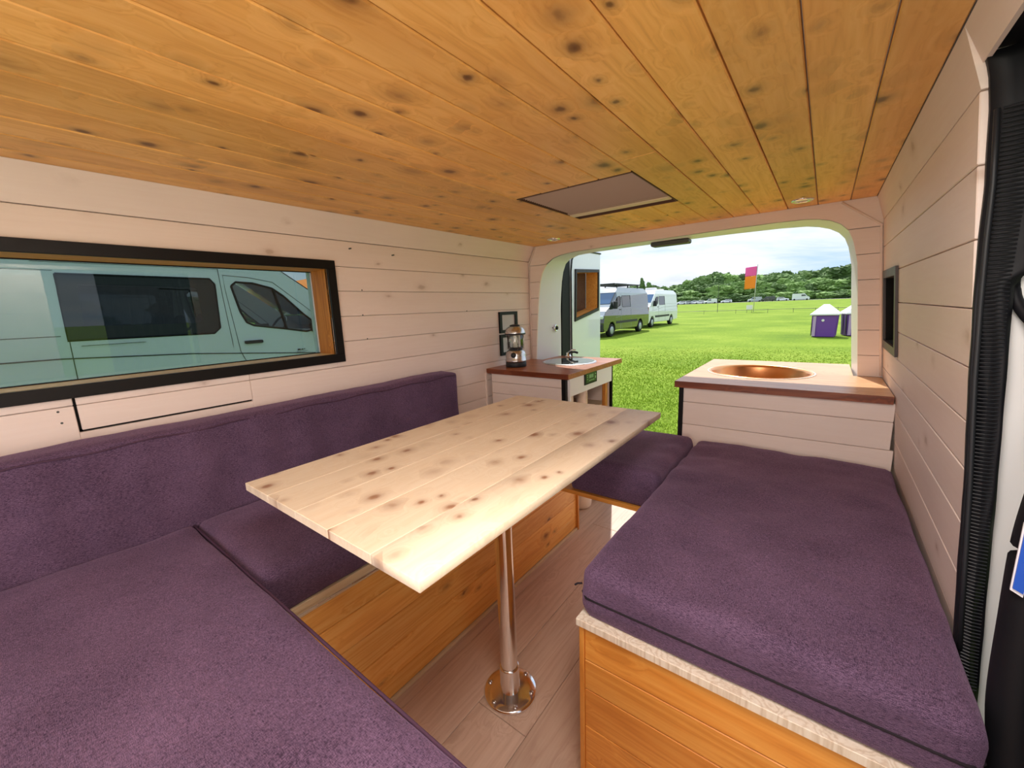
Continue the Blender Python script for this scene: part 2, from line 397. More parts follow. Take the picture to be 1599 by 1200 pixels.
# ceiling ------------------------------------------------------------
cb = B()
VX0, VX1, VY0, VY1 = -.898, -.478, 1.23, 1.70
bx(cb, -1.66, VX0, YF, 2.5, CZ + .012, CZ + .05); bx(cb, VX1, .30, YF, 2.5, CZ + .012, CZ + .05)
bx(cb, VX0, VX1, YF, VY0, CZ + .012, CZ + .05); bx(cb, VX0, VX1, VY1, 2.5, CZ + .012, CZ + .05)
ce = setp(obj('ceiling', cb, M['white']), kind='structure')
joints = [.128] + [.047 - .105 * k for k in range(15)] + [-1.495]
for i in range(len(joints) - 1):
    x1, x0 = joints[i], joints[i + 1]
    segs = [(YF, YB)]
    if x0 >= VX0 - .01 and x1 <= VX1 + .01: segs = [(YF, VY0), (VY1, YB)]
    if i == 5: segs = [(YF, 1.12), (1.12, YB)]
    for a, b in segs:
        box('ceiling_board', x0 + .0012, x1 - .0012, a + .0003, b - .0003, CZ + random.uniform(-.0006, .0006), CZ + .012, M['pine_ceiling'], ce, bev=.0022)
# outer roof skin and its crown, seen only from outside
box('roof_skin', -1.72, .36, YF, 2.465, CZ + .06, CZ + .10, M['white'], ce, bev=.02)

# left wall -----------------------------------------------------------
WY1 = .885; WY0 = -.52; WZ0, WZ1 = 1.016, 1.41       # outer edge of the black window frame
IY1, IY0, IZ0, IZ1 = WY1 - .033, WY0 + .033, WZ0 + .033, WZ1 - .033
wb = B()
bx(wb, -1.665, XL - .012, YF, IY0 - .012, 0, 1.60); bx(wb, -1.665, XL - .012, IY1 + .012, 2.62 - .14, 0, 1.60)
bx(wb, -1.665, XL - .012, IY0 - .012, IY1 + .012, 0, IZ0 - .012); bx(wb, -1.665, XL - .012, IY0 - .012, IY1 + .012, IZ1 + .012, 1.60)
wl = setp(obj('wall_left', wb, M['white']), kind='structure')
lj = [1.49, 1.39, 1.295, 1.195, 1.095, .995, .895, .795, .695, .595, .495, .395, .295, .195, .095, .0]
prism_pts = [(-1.490, YF, CZ), (-1.537, YF, 1.4912), (-1.551, YF, 1.4912), (-1.551, YF, CZ)]
obj('cornice_board', prism(B(), prism_pts, (0, YB - YF, 0)), M['wash_y'], wl)
HY0, HY1, HZ0 = .125, .533, .928                       # small removable hatch below the window
for a, b in zip(lj, lj[1:]):
    spans = [(YF, YB)]
    if b < IZ1 - .01 and a > WZ0 + .01:
        spans = [(YF, IY0), (IY1, YB)]
    if a <= 1.0 and a > HZ0 and b < .99: pass
    for s0, s1 in spans:
        if abs(a - 1.095) < .001 or a == .995:
            pass
        if a <= WZ0 + .08 and b < WZ0 and a > HZ0:      # boards beside the hatch
            continue
        box('wall_plank', XL - .012, XL + random.uniform(-.0006, .0006), s0, s1, b + .0008, a - .0008, M['wash_y'], wl, bev=.0016)
# boards between window and backrest, cut round the hatch
for z1, z0 in ((1.095, .995), (.995, .895)):
    for s0, s1 in ((YF, HY0 - .006), (HY1 + .001, YB)):
        if z1 > WZ0 + .03 and s1 > IY1: 
            # the part under the frame stops at the window opening, beyond it the full board
            box('wall_plank', XL - .012, XL, HY1 + .001, IY1, z0 + .0008, IZ0, M['wash_y'], wl, bev=.0016)
            box('wall_plank', XL - .012, XL, IY1, s1, z0 + .0008, z1 - .0008, M['wash_y'], wl, bev=.0016)
        else:
            box('wall_plank', XL - .012, XL, s0, s1, z0 + .0008, (min(z1, IZ0) if z1 > WZ0 else z1 - .0008), M['wash_y'], wl, bev=.0016)
box('hatch_panel', XL - .010, XL + .002, HY0, HY1, .995 + .0006, IZ0, M['wash_y'], wl, bev=.0012)
box('hatch_panel', XL - .010, XL + .002, HY0, HY1, HZ0, .995 - .0006, M['wash_y'], wl, bev=.0012)
box('hatch_gap', XL - .0119, XL - .0105, HY0 - .007, HY0 + .001, HZ0 - .007, IZ0, M['gap'], wl); box('hatch_gap', XL - .0119, XL - .0105, HY0 - .007, HY1 + .002, HZ0 - .007, HZ0 + .001, M['gap'], wl)
box('hatch_filler', XL - .012, XL - .0005, HY0 - .006, HY1 + .001, .896, HZ0 - .006, M['wash_y'], wl)
nb = B()
for (y, z) in ((.95, 1.46), (.998, 1.33), (1.10, 1.456), (.99, 1.197), (1.0, 1.098), (1.05, .997), (1.6, 1.297), (1.62, 1.197), (.09, .985), (.092, .955)):
    lathe(nb, [(0, .0), (.0028, 0), (.0028, .0)], (0, 0, 0), 6)
    vs = nb.verts[-13:] if False else None
nb.free()
for (y, z) in ((.96, 1.462), (1.165, 1.452), (.998, 1.30), (.99, 1.198), (1.0, 1.098), (1.62, 1.197), (.09, .985), (.092, .955)):
    t = tube(B(), (XL - .001, y, z), (XL + .0012 + (.012 if z > 1.44 else 0), y, z), .0028, seg=8)
    obj('screw', t, M['darkgrey'], wl)
box('corner_trim', XL - .002, XL + .008, 1.742, 1.754, .05, .84, M['wash_y'], wl, bev=.001)

# window_1 in the left wall
w1 = thing('window_1', None, None, (0, 0, 0)); setp(w1, kind='structure')
fb = B(); X0, X1 = XL, XL + .012
obj('window_frame', bx(B(), X0, X1, WY0, WY1, WZ1 - .033, WZ1, .001), M['black'], w1)
obj('window_frame', bx(B(), X0, X1, WY0, WY1, WZ0, WZ0 + .033, .001), M['black'], w1)
obj('window_frame', bx(B(), X0, X1, WY1 - .033, WY1, IZ0, IZ1, .001), M['black'], w1)
obj('window_frame', bx(B(), X0, X1, WY0, WY0 + .033, IZ0, IZ1, .001), M['black'], w1)
obj('window_reveal', bx(B(), -1.66, X0 - .001, IY1, IY1 + .012, IZ0, IZ1), M['reveal'], w1)
obj('window_reveal', bx(B(), -1.66, X0 - .001, IY0 - .012, IY0, IZ0, IZ1), M['reveal'], w1)
obj('window_reveal', bx(B(), -1.66, X0 - .001, IY0, IY1, IZ1, IZ1 + .012), M['reveal_y'], w1)
obj('window_sill', bx(B(), -1.66, X0 - .001, IY0, IY1, IZ0 - .012, IZ0), M['sill'], w1)
obj('window_seal', bx(bx(B(), -1.668, -1.660, IY0 - .02, IY1 + .02, IZ0 - .02, IZ0 + .003), -1.668, -1.660, IY0 - .02, IY1 + .02, IZ1 - .003, IZ1 + .02), M['blackrub'], w1)
fb.free()
obj('window_pane', bx(B(), -1.676, -1.670, IY0 - .02, IY1 + .02, IZ0 - .02, IZ1 + .02), M['winglass'], w1)
# outer body skin, seen from outside
ob = B()
bx(ob, -1.70, -1.667, YF, IY0, -.35, 1.62); bx(ob, -1.70, -1.667, IY1, 2.62, -.35, 1.62)
bx(ob, -1.70, -1.667, IY0, IY1, -.35, IZ0); bx(ob, -1.70, -1.667, IY0, IY1, IZ1, 1.62)
obj('outer_skin', ob, M['vanwhite'], wl)

# right wall -----------------------------------------------------------
RY0 = .945                                            # where the sliding-door opening begins
def slab_r(z0, z1, y0, y1, t=.012, dx=0):
    return [(xr(z0) + dx, y0, z0), (xr(z1) + dx, y0, z1), (xr(z1) + t + dx, y0, z1), (xr(z0) + t + dx, y0, z0)], (0, y1 - y0, 0)
p, d = slab_r(0, 1.60, RY0, 2.48, .10, .0125)
# backing with a hole where the niche sits
NY0, NY1, NZ0, NZ1 = 1.80, 2.12, 1.022, 1.262        # niche opening
wb = B()
for (y0, y1, z0, z1) in ((RY0, NY0, 0, 1.6), (NY1, 2.48, 0, 1.6), (NY0, NY1, 0, NZ0), (NY0, NY1, NZ1, 1.6)):
    p, d = slab_r(z0, z1, y0, y1, .10, .0125); prism(wb, p, d)
p, d = slab_r(0, 1.6, YF, .27, .10, .0125); prism(wb, p, d)  # unseen front length, added to narrow the opening mirrored in the window
wr = setp(obj('wall_right', wb, M['white']), kind='structure')
obj('door_header', bx(B(), .158, .34, YF, RY0, 1.535, 1.60), M['blackrub'], wr)
cp = [(.128, YF, CZ), (.1545, YF, 1.487), (.182, YF, 1.487), (.182, YF, CZ)]
cp2 = [(.128, YF, CZ), (.152, YF, 1.522), (.158, YF, 1.522), (.158, YF, CZ)]
obj('cornice_board', prism(B(), [(a, RY0 - .003, c) for a, b, c in cp], (0, YB - RY0 + .003, 0)), M['wash_y'], wr)
obj('cornice_board', prism(B(), cp2, (0, RY0 - .004 - YF, 0)), M['wash_y'], wr)
rj = [1.486, 1.383, 1.276, 1.172, 1.078, .988, .908, .81, .71, .61, .51, .41, .31, .21, .11, 0]
for a, b in zip(rj, rj[1:]):
    spans = [(RY0, YB)]
    lo, hi = max(b, NZ0), min(a, NZ1)
    if hi - lo > .001:
        spans = [(RY0, NY0), (NY1, YB)]
        for (q0, q1) in ((b, NZ0), (NZ1, a)):
            if q1 - q0 > .003 and q0 >= b - 1e-6 and q1 <= a + 1e-6:
                p, d = slab_r(q0 + .0008, q1 - .0008, NY0, NY1); obj('wall_plank', prism(B(), p, d), M['wash_y'], wr)
    if a < 1.5: spans = spans + [(YF, .27)]
    for s0, s1 in spans:
        p, d = slab_r(b + .001, a - .001, s0, s1, .012, random.uniform(-.0006, .0006))
        o = obj('wall_plank', prism(B(), p, d), M['wash_y'], wr, bevel=.0015, seg=1)
o = obj('outer_skin', bx(bx(B(), .32, .345, RY0, 2.62, -.35, 1.62), .32, .345, YF, -.70, -.35, 1.62), M['vanwhite'], wr)

# unseen low partition behind the camera, added to keep green grass light out
wf = setp(box('wall_front', -1.66, .30, YF - .03, YF - .014, 0, .95, M['white']), kind='structure')
for k in range(9): box('wall_plank', -1.55, .2, YF - .014, YF - .002, .001 + k * .1, .099 + k * .1, M['wash_x'], wf, bev=.0015)
# frame round the rear opening -------------------------------------------
fr = [(-1.515, -.6), (-1.501, -.34), (-1.490, -.17), (-1.478, -.014), (-1.468, .08), (-1.455, .166), (-1.436, .222), (-1.402, .267), (-1.36, .294), (-1.30, .310), (-1.212, .318),
      (-.95, .322), (-.679, .325), (-.40, .329), (-.20, .329), (-.10, .326), (-.053, .320), (-.012, .309), (.023, .290), (.05, .262), (.069, .22), (.08, .175), (.09, .131), (.10, .03), (.131, -.33), (.15, -.6)]
bk = [(-1.465, -.6), (-1.452, -.34), (-1.450, -.17), (-1.450, -.014), (-1.445, .08), (-1.437, .166), (-1.425, .23), (-1.405, .28), (-1.37, .308), (-1.31, .326), (-1.21, .332),
      (-.95, .335), (-.679, .337), (-.40, .336), (-.20, .333), (-.10, .327), (-.053, .318), (-.012, .304), (.022, .283), (.046, .255), (.062, .215), (.072, .17), (.080, .131), (.088, .03), (.120, -.33), (.14, -.6)]
def interp(pts, z, side):
    n = len(pts) // 2 + 0
    seq = pts[:14] if side < 0 else pts[::-1][:13]
    for (xa, za), (xb, zb) in zip(seq, seq[1:]):
        if za <= z <= zb: return xa + (xb - xa) * (z - za) / max(1e-9, zb - za)
    return seq[0][0] if z < seq[0][1] else seq[-1][0]
wbk = B()
# backing between the planks and the outer skin, following the outline, front sheet
for (a, ap), (b, bp_) in zip(zip(fr, fr[1:]), zip(bk, bk[1:])):
    v = [wbk.verts.new((a[0], YB + .010, a[1] + EYE)), wbk.verts.new((ap[0], YB + .010, ap[1] + EYE)), wbk.verts.new((bp_[0], 2.46, bp_[1] + EYE)), wbk.verts.new((b[0], 2.46, b[1] + EYE))]
    wbk.faces.new(v)
bmesh.ops.remove_doubles(wbk, verts=wbk.verts, dist=1e-5)
wk = setp(obj('wall_back', wbk, M['jamb'], None, smooth=True), kind='structure')
# body beyond the jamb: ring from the jamb out to the skin
rb_ = B()
for pa, pb in zip(bk, bk[1:]):
    def out(p):
        x, z = p
        cx = -.68
        ox = -1.70 if x < cx - .45 else (.345 if x > cx + .45 else x)
        oz = z if abs(x - cx) > .76 and z < .2 else .40
        return (ox, oz)
    oa, ob_ = out(pa), out(pb)
    v = [rb_.verts.new((pa[0], 2.46, pa[1] + EYE)), rb_.verts.new((pb[0], 2.46, pb[1] + EYE)), rb_.verts.new((ob_[0], 2.46, ob_[1] + EYE)), rb_.verts.new((oa[0], 2.46, oa[1] + EYE))]
    try: rb_.faces.new(v)
    except Exception: pass
bx(rb_, -1.70, -1.467, 2.455, 2.465, -.3, .60); bx(rb_, .145, .345, 2.455, 2.465, -.3, .60)
obj('outer_skin', rb_, M['vanwhite'], wk)
# horizontal planks on the two posts of the frame
pj = [1.463, 1.361, 1.26, 1.158, 1.056, .952, .863, .75, .65, .55, .45, .35, .25, .15, .0]
CH = 1.50     # chamfer between wall and ceiling
for side in (-1, 1):
    for a, b in zip(pj, pj[1:]):
        zz = [b + .001 + (a - b - .002) * k / 6 for k in range(7)]
        inner = [(interp(fr, z - EYE, side), z) for z in zz]
        outer = [((XL if side < 0 else xr(z)), z) for z in zz]
        loop = [(x, YB, z) for x, z in inner] + [(x, YB, z) for x, z in reversed(outer)]
        obj('wall_plank', prism(B(), loop, (0, .011, 0)), M['wash_x'], wk)
# lintel board with the rounded corners and the chamfers
top = [(x, z + EYE) for x, z in fr if z + EYE > 1.464]
lzL, lzR = interp(fr, 1.464 - EYE, -1), interp(fr, 1.464 - EYE, 1)
# split in left, middle and right pieces to stay convex enough for filling
loop = [(XL, 1.464)] + [(lzL, 1.464)] + top + [(lzR, 1.464)] + [(xr(1.464), 1.464), (xr(1.49), 1.49), (.128, CZ), (-1.49, CZ), (XL, 1.492)]
lb = B(); vs = [Vector((x, YB, z)) for x, z in loop]
tri = tessellate_polygon([vs]); va = [lb.verts.new(v) for v in vs]
for t_ in tri: lb.faces.new([va[i] for i in t_])
obj('lintel_board', lb, M['wash_x'], wk)
# slim mouldings where the frame meets the walls and the sloping corner pieces
for side in (-1, 1):
    x = XL if side < 0 else None
    pts = [((XL + .006) if side < 0 else xr(z) - .006, YB - .004, z) for z in (.87, 1.1, 1.3, 1.475)] + [((-1.487) if side < 0 else .128, YB - .004, CZ - .006)]
    if side > 0: pts = [(xr(z) - .006, YB - .004, z) for z in (.87, 1.1, 1.3, 1.47)] + [(.02, YB - .004, 1.572)]
    obj('corner_moulding', path(B(), pts, .0045, 6), M['wash_x'], wk, smooth=True)

# black rubber hinge post and rear door, swung open past a right angle --------
gz = B()
pts = [(2.475, -.3), (2.475, .62 + .4), (2.478, 1.1), (2.485, 1.32), (2.50, 1.46), (2.54, 1.53), (2.60, 1.548), (2.605, 1.40), (2.60, 1.0), (2.59, .6), (2.585, -.3)]
prism(gz, [(-1.452, y, z) for y, z in pts], (-.05, 0, 0))
obj('hinge_post', gz, M['blackrub'], wk, bevel=.006)
HX, HY, EX, EY = -1.45, 2.60, -1.565, 3.33
d1 = thing('door_1', None, None, (HX, HY, 0), math.atan2(EY - HY, EX - HX)); setp(d1, kind='structure')
DW = math.hypot(EX - HX, EY - HY)
# local: x along the door away from the hinges, -y towards the van's middle, z up
outl = [(0, -.2), (DW, -.2), (DW, 1.64), (.35, 1.622), (.16, 1.60), (.07, 1.575), (.02, 1.53), (.0, 1.45)]
hole = [(.085, 1.100), (.665, 1.168), (.672, 1.485), (.105, 1.452)]
def ring(c, d):           # offset a quad about its centre
    cx = sum(p[0] for p in c) / 4; cz = sum(p[1] for p in c) / 4
    return [(p[0] + math.copysign(1, p[0] - cx) * d, p[1] + math.copysign(1, p[1] - cz) * d) for p in c]
def sheet(bm, outer, holes, yy):
    loops = [[Vector((x, yy, z)) for x, z in outer]] + [[Vector((x, yy, z)) for x, z in h] for h in holes]
    flat = [v for l in loops for v in l]; va = [bm.verts.new(v) for v in flat]
    for t_ in tessellate_polygon(loops): bm.faces.new([va[i] for i in t_])
    return va
db = B()
fa = sheet(db, outl, [hole], 0); fb2 = sheet(db, outl, [hole], .10)
for lst in (list(range(len(outl))), list(range(len(outl), len(outl) + 4))):
    for i, k in zip(lst, lst[1:] + lst[:1]): db.faces.new((fa[i], fa[k], fb2[k], fb2[i]))
obj('door_leaf', db, M['vanwhite'], d1)
# frame, reveal, glass
def quad_frame(bm, inner, outer, y0, y1):
    a = [bm.verts.new((x, y0, z)) for x, z in inner]; b = [bm.verts.new((x, y0, z)) for x, z in outer]
    c = [bm.verts.new((x, y1, z)) for x, z in inner]; d = [bm.verts.new((x, y1, z)) for x, z in outer]
    for i in range(4):
        k = (i + 1) % 4
        bm.faces.new((a[i], a[k], b[k], b[i])); bm.faces.new((c[i], c[k], d[k], d[i])); bm.faces.new((b[i], b[k], d[k], d[i])); bm.faces.new((a[i], a[k], c[k], c[i]))
    return bm
obj('window_frame', quad_frame(B(), ring(hole, -.012), ring(hole, .012), -.010, -.0005), M['black'], d1)
obj('window_reveal', quad_frame(B(), ring(hole, -.012), ring(hole, -.001), .0, .10), M['pine_bench_x'], d1)
pb_ = B(); sheet(pb_, ring(hole, .004), [], .104)
obj('window_pane', pb_, M['darkglass'], d1)
obj('door_seal', path(B(), [(.004, -.004, -.15), (.004, -.004, 1.44), (.024, -.004, 1.52), (.075, -.004, 1.565), (.16, -.004, 1.59), (.35, -.004, 1.612), (DW, -.004, 1.63)], .006, 6), M['blackrub'], d1, smooth=True)

# light fitting at the top of the opening, socket on the jamb
o = obj('opening_lamp', bx(B(), -.80, -.60, 2.34, 2.41, 1.507, 1.531, .006), M['darkgrey']); setp(o, 'small dark grey rectangular lamp under top edge of rear opening', 'lamp')
t = thing('door_catch', 'small round black and chrome catch on white jamb of rear opening', 'catch', (-1.455, 2.40, 1.058))
q = obj('rim', lathe(B(), [(0, 0), (.022, 0), (.024, .003), (.019, .007), (.016, .004), (0, .004)], seg=20), M['chrome'], t, smooth=True)
q.rotation_euler = (0, PI / 2, 0)
q = obj('plug', lathe(B(), [(0, .0041), (.013, .0042), (.013, .012), (0, .013)], seg=16), M['blackrub'], t, smooth=True); q.rotation_euler = (0, PI / 2, 0)
obj('screw', tube(B(), (0, -.045, .004), (.004, -.045, .004), .004, seg=8), M['darkgrey'], t)

# sliding-door opening at the right ---------------------------------------
jb = B()
prism(jb, [(xr(0) + .014, .946, 0), (.34, .946, 0), (.34, .946, 1.53), (xr(1.53) + .014, .946, 1.53)], (0, .004, 0))
obj('door_jamb', jb, M['jamb'], wr)
obj('floor_step', bx(B(), .24, .345, YF, RY0, -.3, -.02, .01), M['plastic'], wr)

# ==================================================================
# CEILING THINGS
# ==================================================================
rv = thing('roof_vent_blind', 'pleated brown roof vent blind set into the pine ceiling', 'roof blind', ((VX0 + VX1) / 2, (VY0 + VY1) / 2, CZ))
hx, hy = (VX1 - VX0) / 2 - .001, (VY1 - VY0) / 2 - .001
bb = B(); n = 26; y0, y1 = -hy + .008, .135
rows = []
for i in range(n * 2 + 1):
    y = y0 + (y1 - y0) * i / (n * 2); z = .002 + (.015 if i % 2 else 0)
    rows.append((bb.verts.new((-hx + .012, y, z)), bb.verts.new((hx - .004, y, z))))
for a, b in zip(rows, rows[1:]): bb.faces.new((a[0], a[1], b[1], b[0]))
obj('pleated_blind', bb, M['blind'], rv)
box('blind_rail', -hx + .004, hx - .004, .135, .175, -.003, .012, M['cream'], rv, bev=.003)
box('blind_rail', -hx + .004, hx - .004, .118, .1345, .0, .010, M['blind'], rv, bev=.002)
cv = B()
bx(cv, -hx, -hx + .004, -hy, hy, 0.0, .07); bx(cv, hx - .004, hx, -hy, hy, .0, .07); bx(cv, -hx, hx, -hy, -hy + .006, -.001, .07); bx(cv, -hx, hx, hy - .004, hy, .0, .07); bx(cv, -hx, hx, -hy, hy, .07, .075)
obj('vent_box', cv, plain('vent_brown', rgb(92, 60, 46), .7), rv)
dl_labels = ['small round chrome ceiling downlight near the right rear corner', 'small round chrome ceiling downlight near the left rear corner']
for i, (x, y) in enumerate(((-.106, 2.065), (-1.255, 2.065))):
    t = thing('downlight', dl_labels[i], 'ceiling light', (x, y, CZ), 0, 'ceiling downlights')
    obj('rim', lathe(B(), [(.024, .0), (.024, -.003), (.029, -.006), (.036, -.005), (.039, -.001), (.039, .0)], seg=32), M['chrome'], t, smooth=True)
    obj('lens', lathe(B(), [(0, -.002), (.024, -.002), (.024, -.0005), (0, -.0005)], seg=24), plain('lamp_lens', rgb(220, 210, 190), .2), t)

# ==================================================================
# BENCHES, CUSHIONS
# ==================================================================
def fnoise(v, s): return noise.noise(Vector(v) * s)
def cushion(name, x0, x1, y0, y1, z0, z1, label, r=.022, puff=.012, seed=0, amp=.004, cell=.022, seams=(), extra=None, parent=None, wr_amp=.004):
    szs = [q_[0] for q_ in seams]
    lx, ly, lz = x1 - x0, y1 - y0, z1 - z0
    nx, ny, nz_ = max(6, int(lx / cell)), max(6, int(ly / cell)), max(5, int(lz / .0095))
    bm = B(); vd = {}
    def mapc(i, n, a, l):
        return a + l * i / n
    def vert(i, j, k):
        key = (i, j, k)
        if key in vd: return vd[key]
        x, y, z = mapc(i, nx, x0, lx), mapc(j, ny, y0, ly), mapc(k, nz_, z0, lz)
        p = Vector((x, y, z))
        c = Vector((min(max(x, x0 + r), x1 - r), min(max(y, y0 + r), y1 - r), min(max(z, z0 + r * .6), z1 - r)))
        dd = p - c
        if dd.length > 1e-9:
            p = c + dd.normalized() * min(r, dd.length) if dd.length > r else p
        u = 2 * (p.x - x0) / lx - 1; v = 2 * (p.y - y0) / ly - 1; w = (p.z - z0) / lz
        if w > .5:
            p.z += puff * (1 - u ** 6) * (1 - v ** 6) * (w - .5) * 2
            p.z += amp * fnoise((p.x + seed, p.y, 0), 4.5) * (w - .5) * 2 + amp * .5 * fnoise((p.x, p.y + seed, 3), 14) * (w - .5) * 2
        sid = wr_amp * (fnoise((p.x * 2.2 + seed, p.y * 2.2, p.z * 14), 3.0))
        for sz_ in szs: sid *= min(1, abs(p.z - sz_) / .025)
        edge = 1 - abs(2 * w - 1) ** 3
        if abs(u) > .97: p.x += math.copysign(.006 * edge, u) + sid
        if abs(v) > .97: p.y += math.copysign(.006 * edge, v) + sid
        if extra: p = extra(p, u, v, w)
        vd[key] = bm.verts.new(p); return vd[key]
    for i in range(nx):
        for j in range(ny):
            bm.faces.new((vert(i, j, 0), vert(i, j + 1, 0), vert(i + 1, j + 1, 0), vert(i + 1, j, 0)))
            bm.faces.new((vert(i, j, nz_), vert(i + 1, j, nz_), vert(i + 1, j + 1, nz_), vert(i, j + 1, nz_)))
    for k in range(nz_):
        for i in range(nx):
            bm.faces.new((vert(i, 0, k), vert(i + 1, 0, k), vert(i + 1, 0, k + 1), vert(i, 0, k + 1)))
            bm.faces.new((vert(i, ny, k), vert(i, ny, k + 1), vert(i + 1, ny, k + 1), vert(i + 1, ny, k)))
        for j in range(ny):
            bm.faces.new((vert(0, j, k), vert(0, j, k + 1), vert(0, j + 1, k + 1), vert(0, j + 1, k)))
            bm.faces.new((vert(nx, j, k), vert(nx, j + 1, k), vert(nx, j + 1, k + 1), vert(nx, j, k + 1)))
    o = obj(name, bm, M['fabric'], parent, smooth=True)
    setp(o, label, 'cushion' if 'mattress' not in name else 'mattress')
    for (sz, rad, mt) in seams:
        q = r * .8; e_ = .0055
        pts = []
        def seg_pts(a, b, nn=14): return [tuple(Vector(a).lerp(Vector(b), t / nn)) for t in range(nn)]
        A = [(x0 - e_ + q, y0 - e_, sz), (x1 + e_ - q, y0 - e_, sz), (x1 + e_, y0 - e_ + q, sz), (x1 + e_, y1 + e_ - q, sz), (x1 + e_ - q, y1 + e_, sz), (x0 - e_ + q, y1 + e_, sz), (x0 - e_, y1 + e_ - q, sz), (x0 - e_, y0 - e_ + q, sz)]
        for a, b in zip(A, A[1:] + A[:1]): pts += seg_pts(a, b)
        pts.append(pts[0])
        s_ = obj('piping', path(B(), pts, rad, 6), mt, o, smooth=True)
    return o

# left bench -------------------------------------------------------------
BT = .50
bl = thing('bench_box', 'long orange pine bench box under the left wall seat', 'bench', (-1.26, 1.04, 0))
def P(o, root):
    o.parent = root; o.matrix_parent_inverse = Matrix.Translation(-Vector(root.location)); return o
zs = [.0, .078, .178, .278, .378, .458]
FX = -.985
for a, b in zip(zs, zs[1:]):
    P(box('bench_board', FX - .014, FX + random.uniform(-.0006, .0006), .25, 1.80, a + .012 * (a == 0) + .0008, b - .0008, M['pine_bench'], bev=.0018), bl)
P(box('skirting', FX - .002, FX + .008, .25, 1.80, .0, .012, M['pine_raw'], bev=.001), bl)
P(box('top_board', -1.54, FX + .012, .25, 1.80, BT - .018, BT, M['pine_raw'], bev=.001), bl)
P(box('top_rail', FX - .014, FX + .004, .25, 1.80, .459, BT - .018, M['pine_raw'], bev=.001), bl)
P(box('metal_strip', FX + .004, FX + .006, .25, 1.80, .466, .470, M['steel']), bl)
P(box('end_trim', FX - .012, FX + .012, 1.80, 1.812, .0, BT - .018, M['pine_bench_z'], bev=.001), bl)
P(box('end_panel', -1.54, FX - .014, 1.785, 1.80, .0, BT - .018, M['pine_bench_x']), bl)
# near bench under the big mattress
bn = thing('bench_box', 'pine bench box hidden below the big near mattress', 'bench', (-.9, -.2, 0))
P(box('top_board', -1.53, -.28, YF + .01, .248, BT - .018, BT, M['pine_raw'], bev=.001), bn)
for a, b in zip(zs, zs[1:]):
    P(box('bench_board', -1.52, -.30, .225, .24, a + .0008, b - .0008 + (.023 if b == .458 else 0), M['pine_bench_x'], bev=.0018), bn)
P(box('end_panel', -.315, -.30, YF + .01, .224, 0, BT - .018, M['pine_bench'], bev=.001), bn)
# right bench
br = thing('bench_box', 'orange pine bench box with pale top board under the right mattress', 'bench', (-.09, 1.27, 0))
RX0, RYN = -.388, .728
for a, b in zip([.0, .10, .205, .31, .39], [.10, .205, .31, .39, .4815]):
    P(box('bench_board', RX0 + .008, .235, RYN, RYN + .014, a + .0008, b - .0008, M['pine_bench_x'], bev=.0018), br)
    P(box('bench_board', RX0, RX0 + .014, RYN + .015, 1.815, a + .0008, b - .0008, M['pine_bench'], bev=.0018), br)
P(box('top_board', RX0 - .008, .225, RYN - .012, 1.815, BT - .018, BT, M['pine_raw_x'], bev=.001), br)
P(box('corner_trim', RX0 - .004, RX0 + .008, RYN - .004, RYN + .013, 0, BT - .018, M['pine_bench_z'], bev=.001), br)
P(box('side_panel', .226, .240, .90, 1.815, 0, BT - .02, M['pine_bench']), br)

# cushions -----------------------------------------------------------------
def ex_back(p, u, v, w):
    if w > .7: p.z += .006 * fnoise((0, p.y, 7), 3)
    if u > .9: p.x += .012 * fnoise((p.y * 3, p.z * .5, 1), 3) * (1 - max(0, w - .75) * 3) + .003 * math.sin(p.y * 55 + 3 * math.sin(p.y * 7)) * (.5 + .5 * math.sin(p.y * 4))
    return p
bkc = cushion('backrest_cushion', -1.538, -1.425, YF + .02, 1.405, BT + .003, .905, 'long dark purple backrest cushion standing along the left wall', r=.016, puff=.0, seed=3, amp=.004, cell=.02, extra=ex_back, wr_amp=.003,
              seams=())
for yy in (): pass
obj('piping', path(B(), [(-1.423, YF + .05 + (1.40 - YF - .06) * t / 60, .889 + .003 * math.sin(t)) for t in range(61)], .0022, 6), M['piping'], bkc, smooth=True)

def ex_seat(p, u, v, w):
    if w > .35:
        g = math.exp(-((p.x + 1.03) / .05) ** 2 - ((p.y - .70) / .13) ** 2); p.z -= .022 * g
        g = math.exp(-((p.x + 1.10 + (p.y - .5) * .3) / .03) ** 2 - ((p.y - .60) / .09) ** 2); p.z += .006 * g
    if u > .9:
        p.x += .006 * fnoise((p.y * 2, p.z * 3, 5), 9) * (1 - abs(2 * w - 1)) + .004 * math.sin(p.y * 60 + p.z * 30) * math.exp(-((p.y - .72) / .16) ** 2)
    return p
cushion('seat_cushion', -1.422, -.975, .30, 1.79, BT + .001, .618, 'rumpled purple seat cushion on the left bench below the table', r=.02, puff=.009, seed=11, amp=.008, extra=ex_seat, cell=.016)
def ex_big(p, u, v, w):
    if w > .6:
        p.z += .003 * math.sin(p.x * 3 + 2.2 * math.sin(p.y * 3.0)) 
    return p
cushion('mattress', -1.422, -.10, YF + .02, .283, BT + .001, .620, 'large purple mattress filling the lower left foreground', r=.012, puff=.004, seed=21, amp=.007, extra=ex_big,
        seams=((.611, .0032, M['piping']), (.513, .0032, M['piping'])))
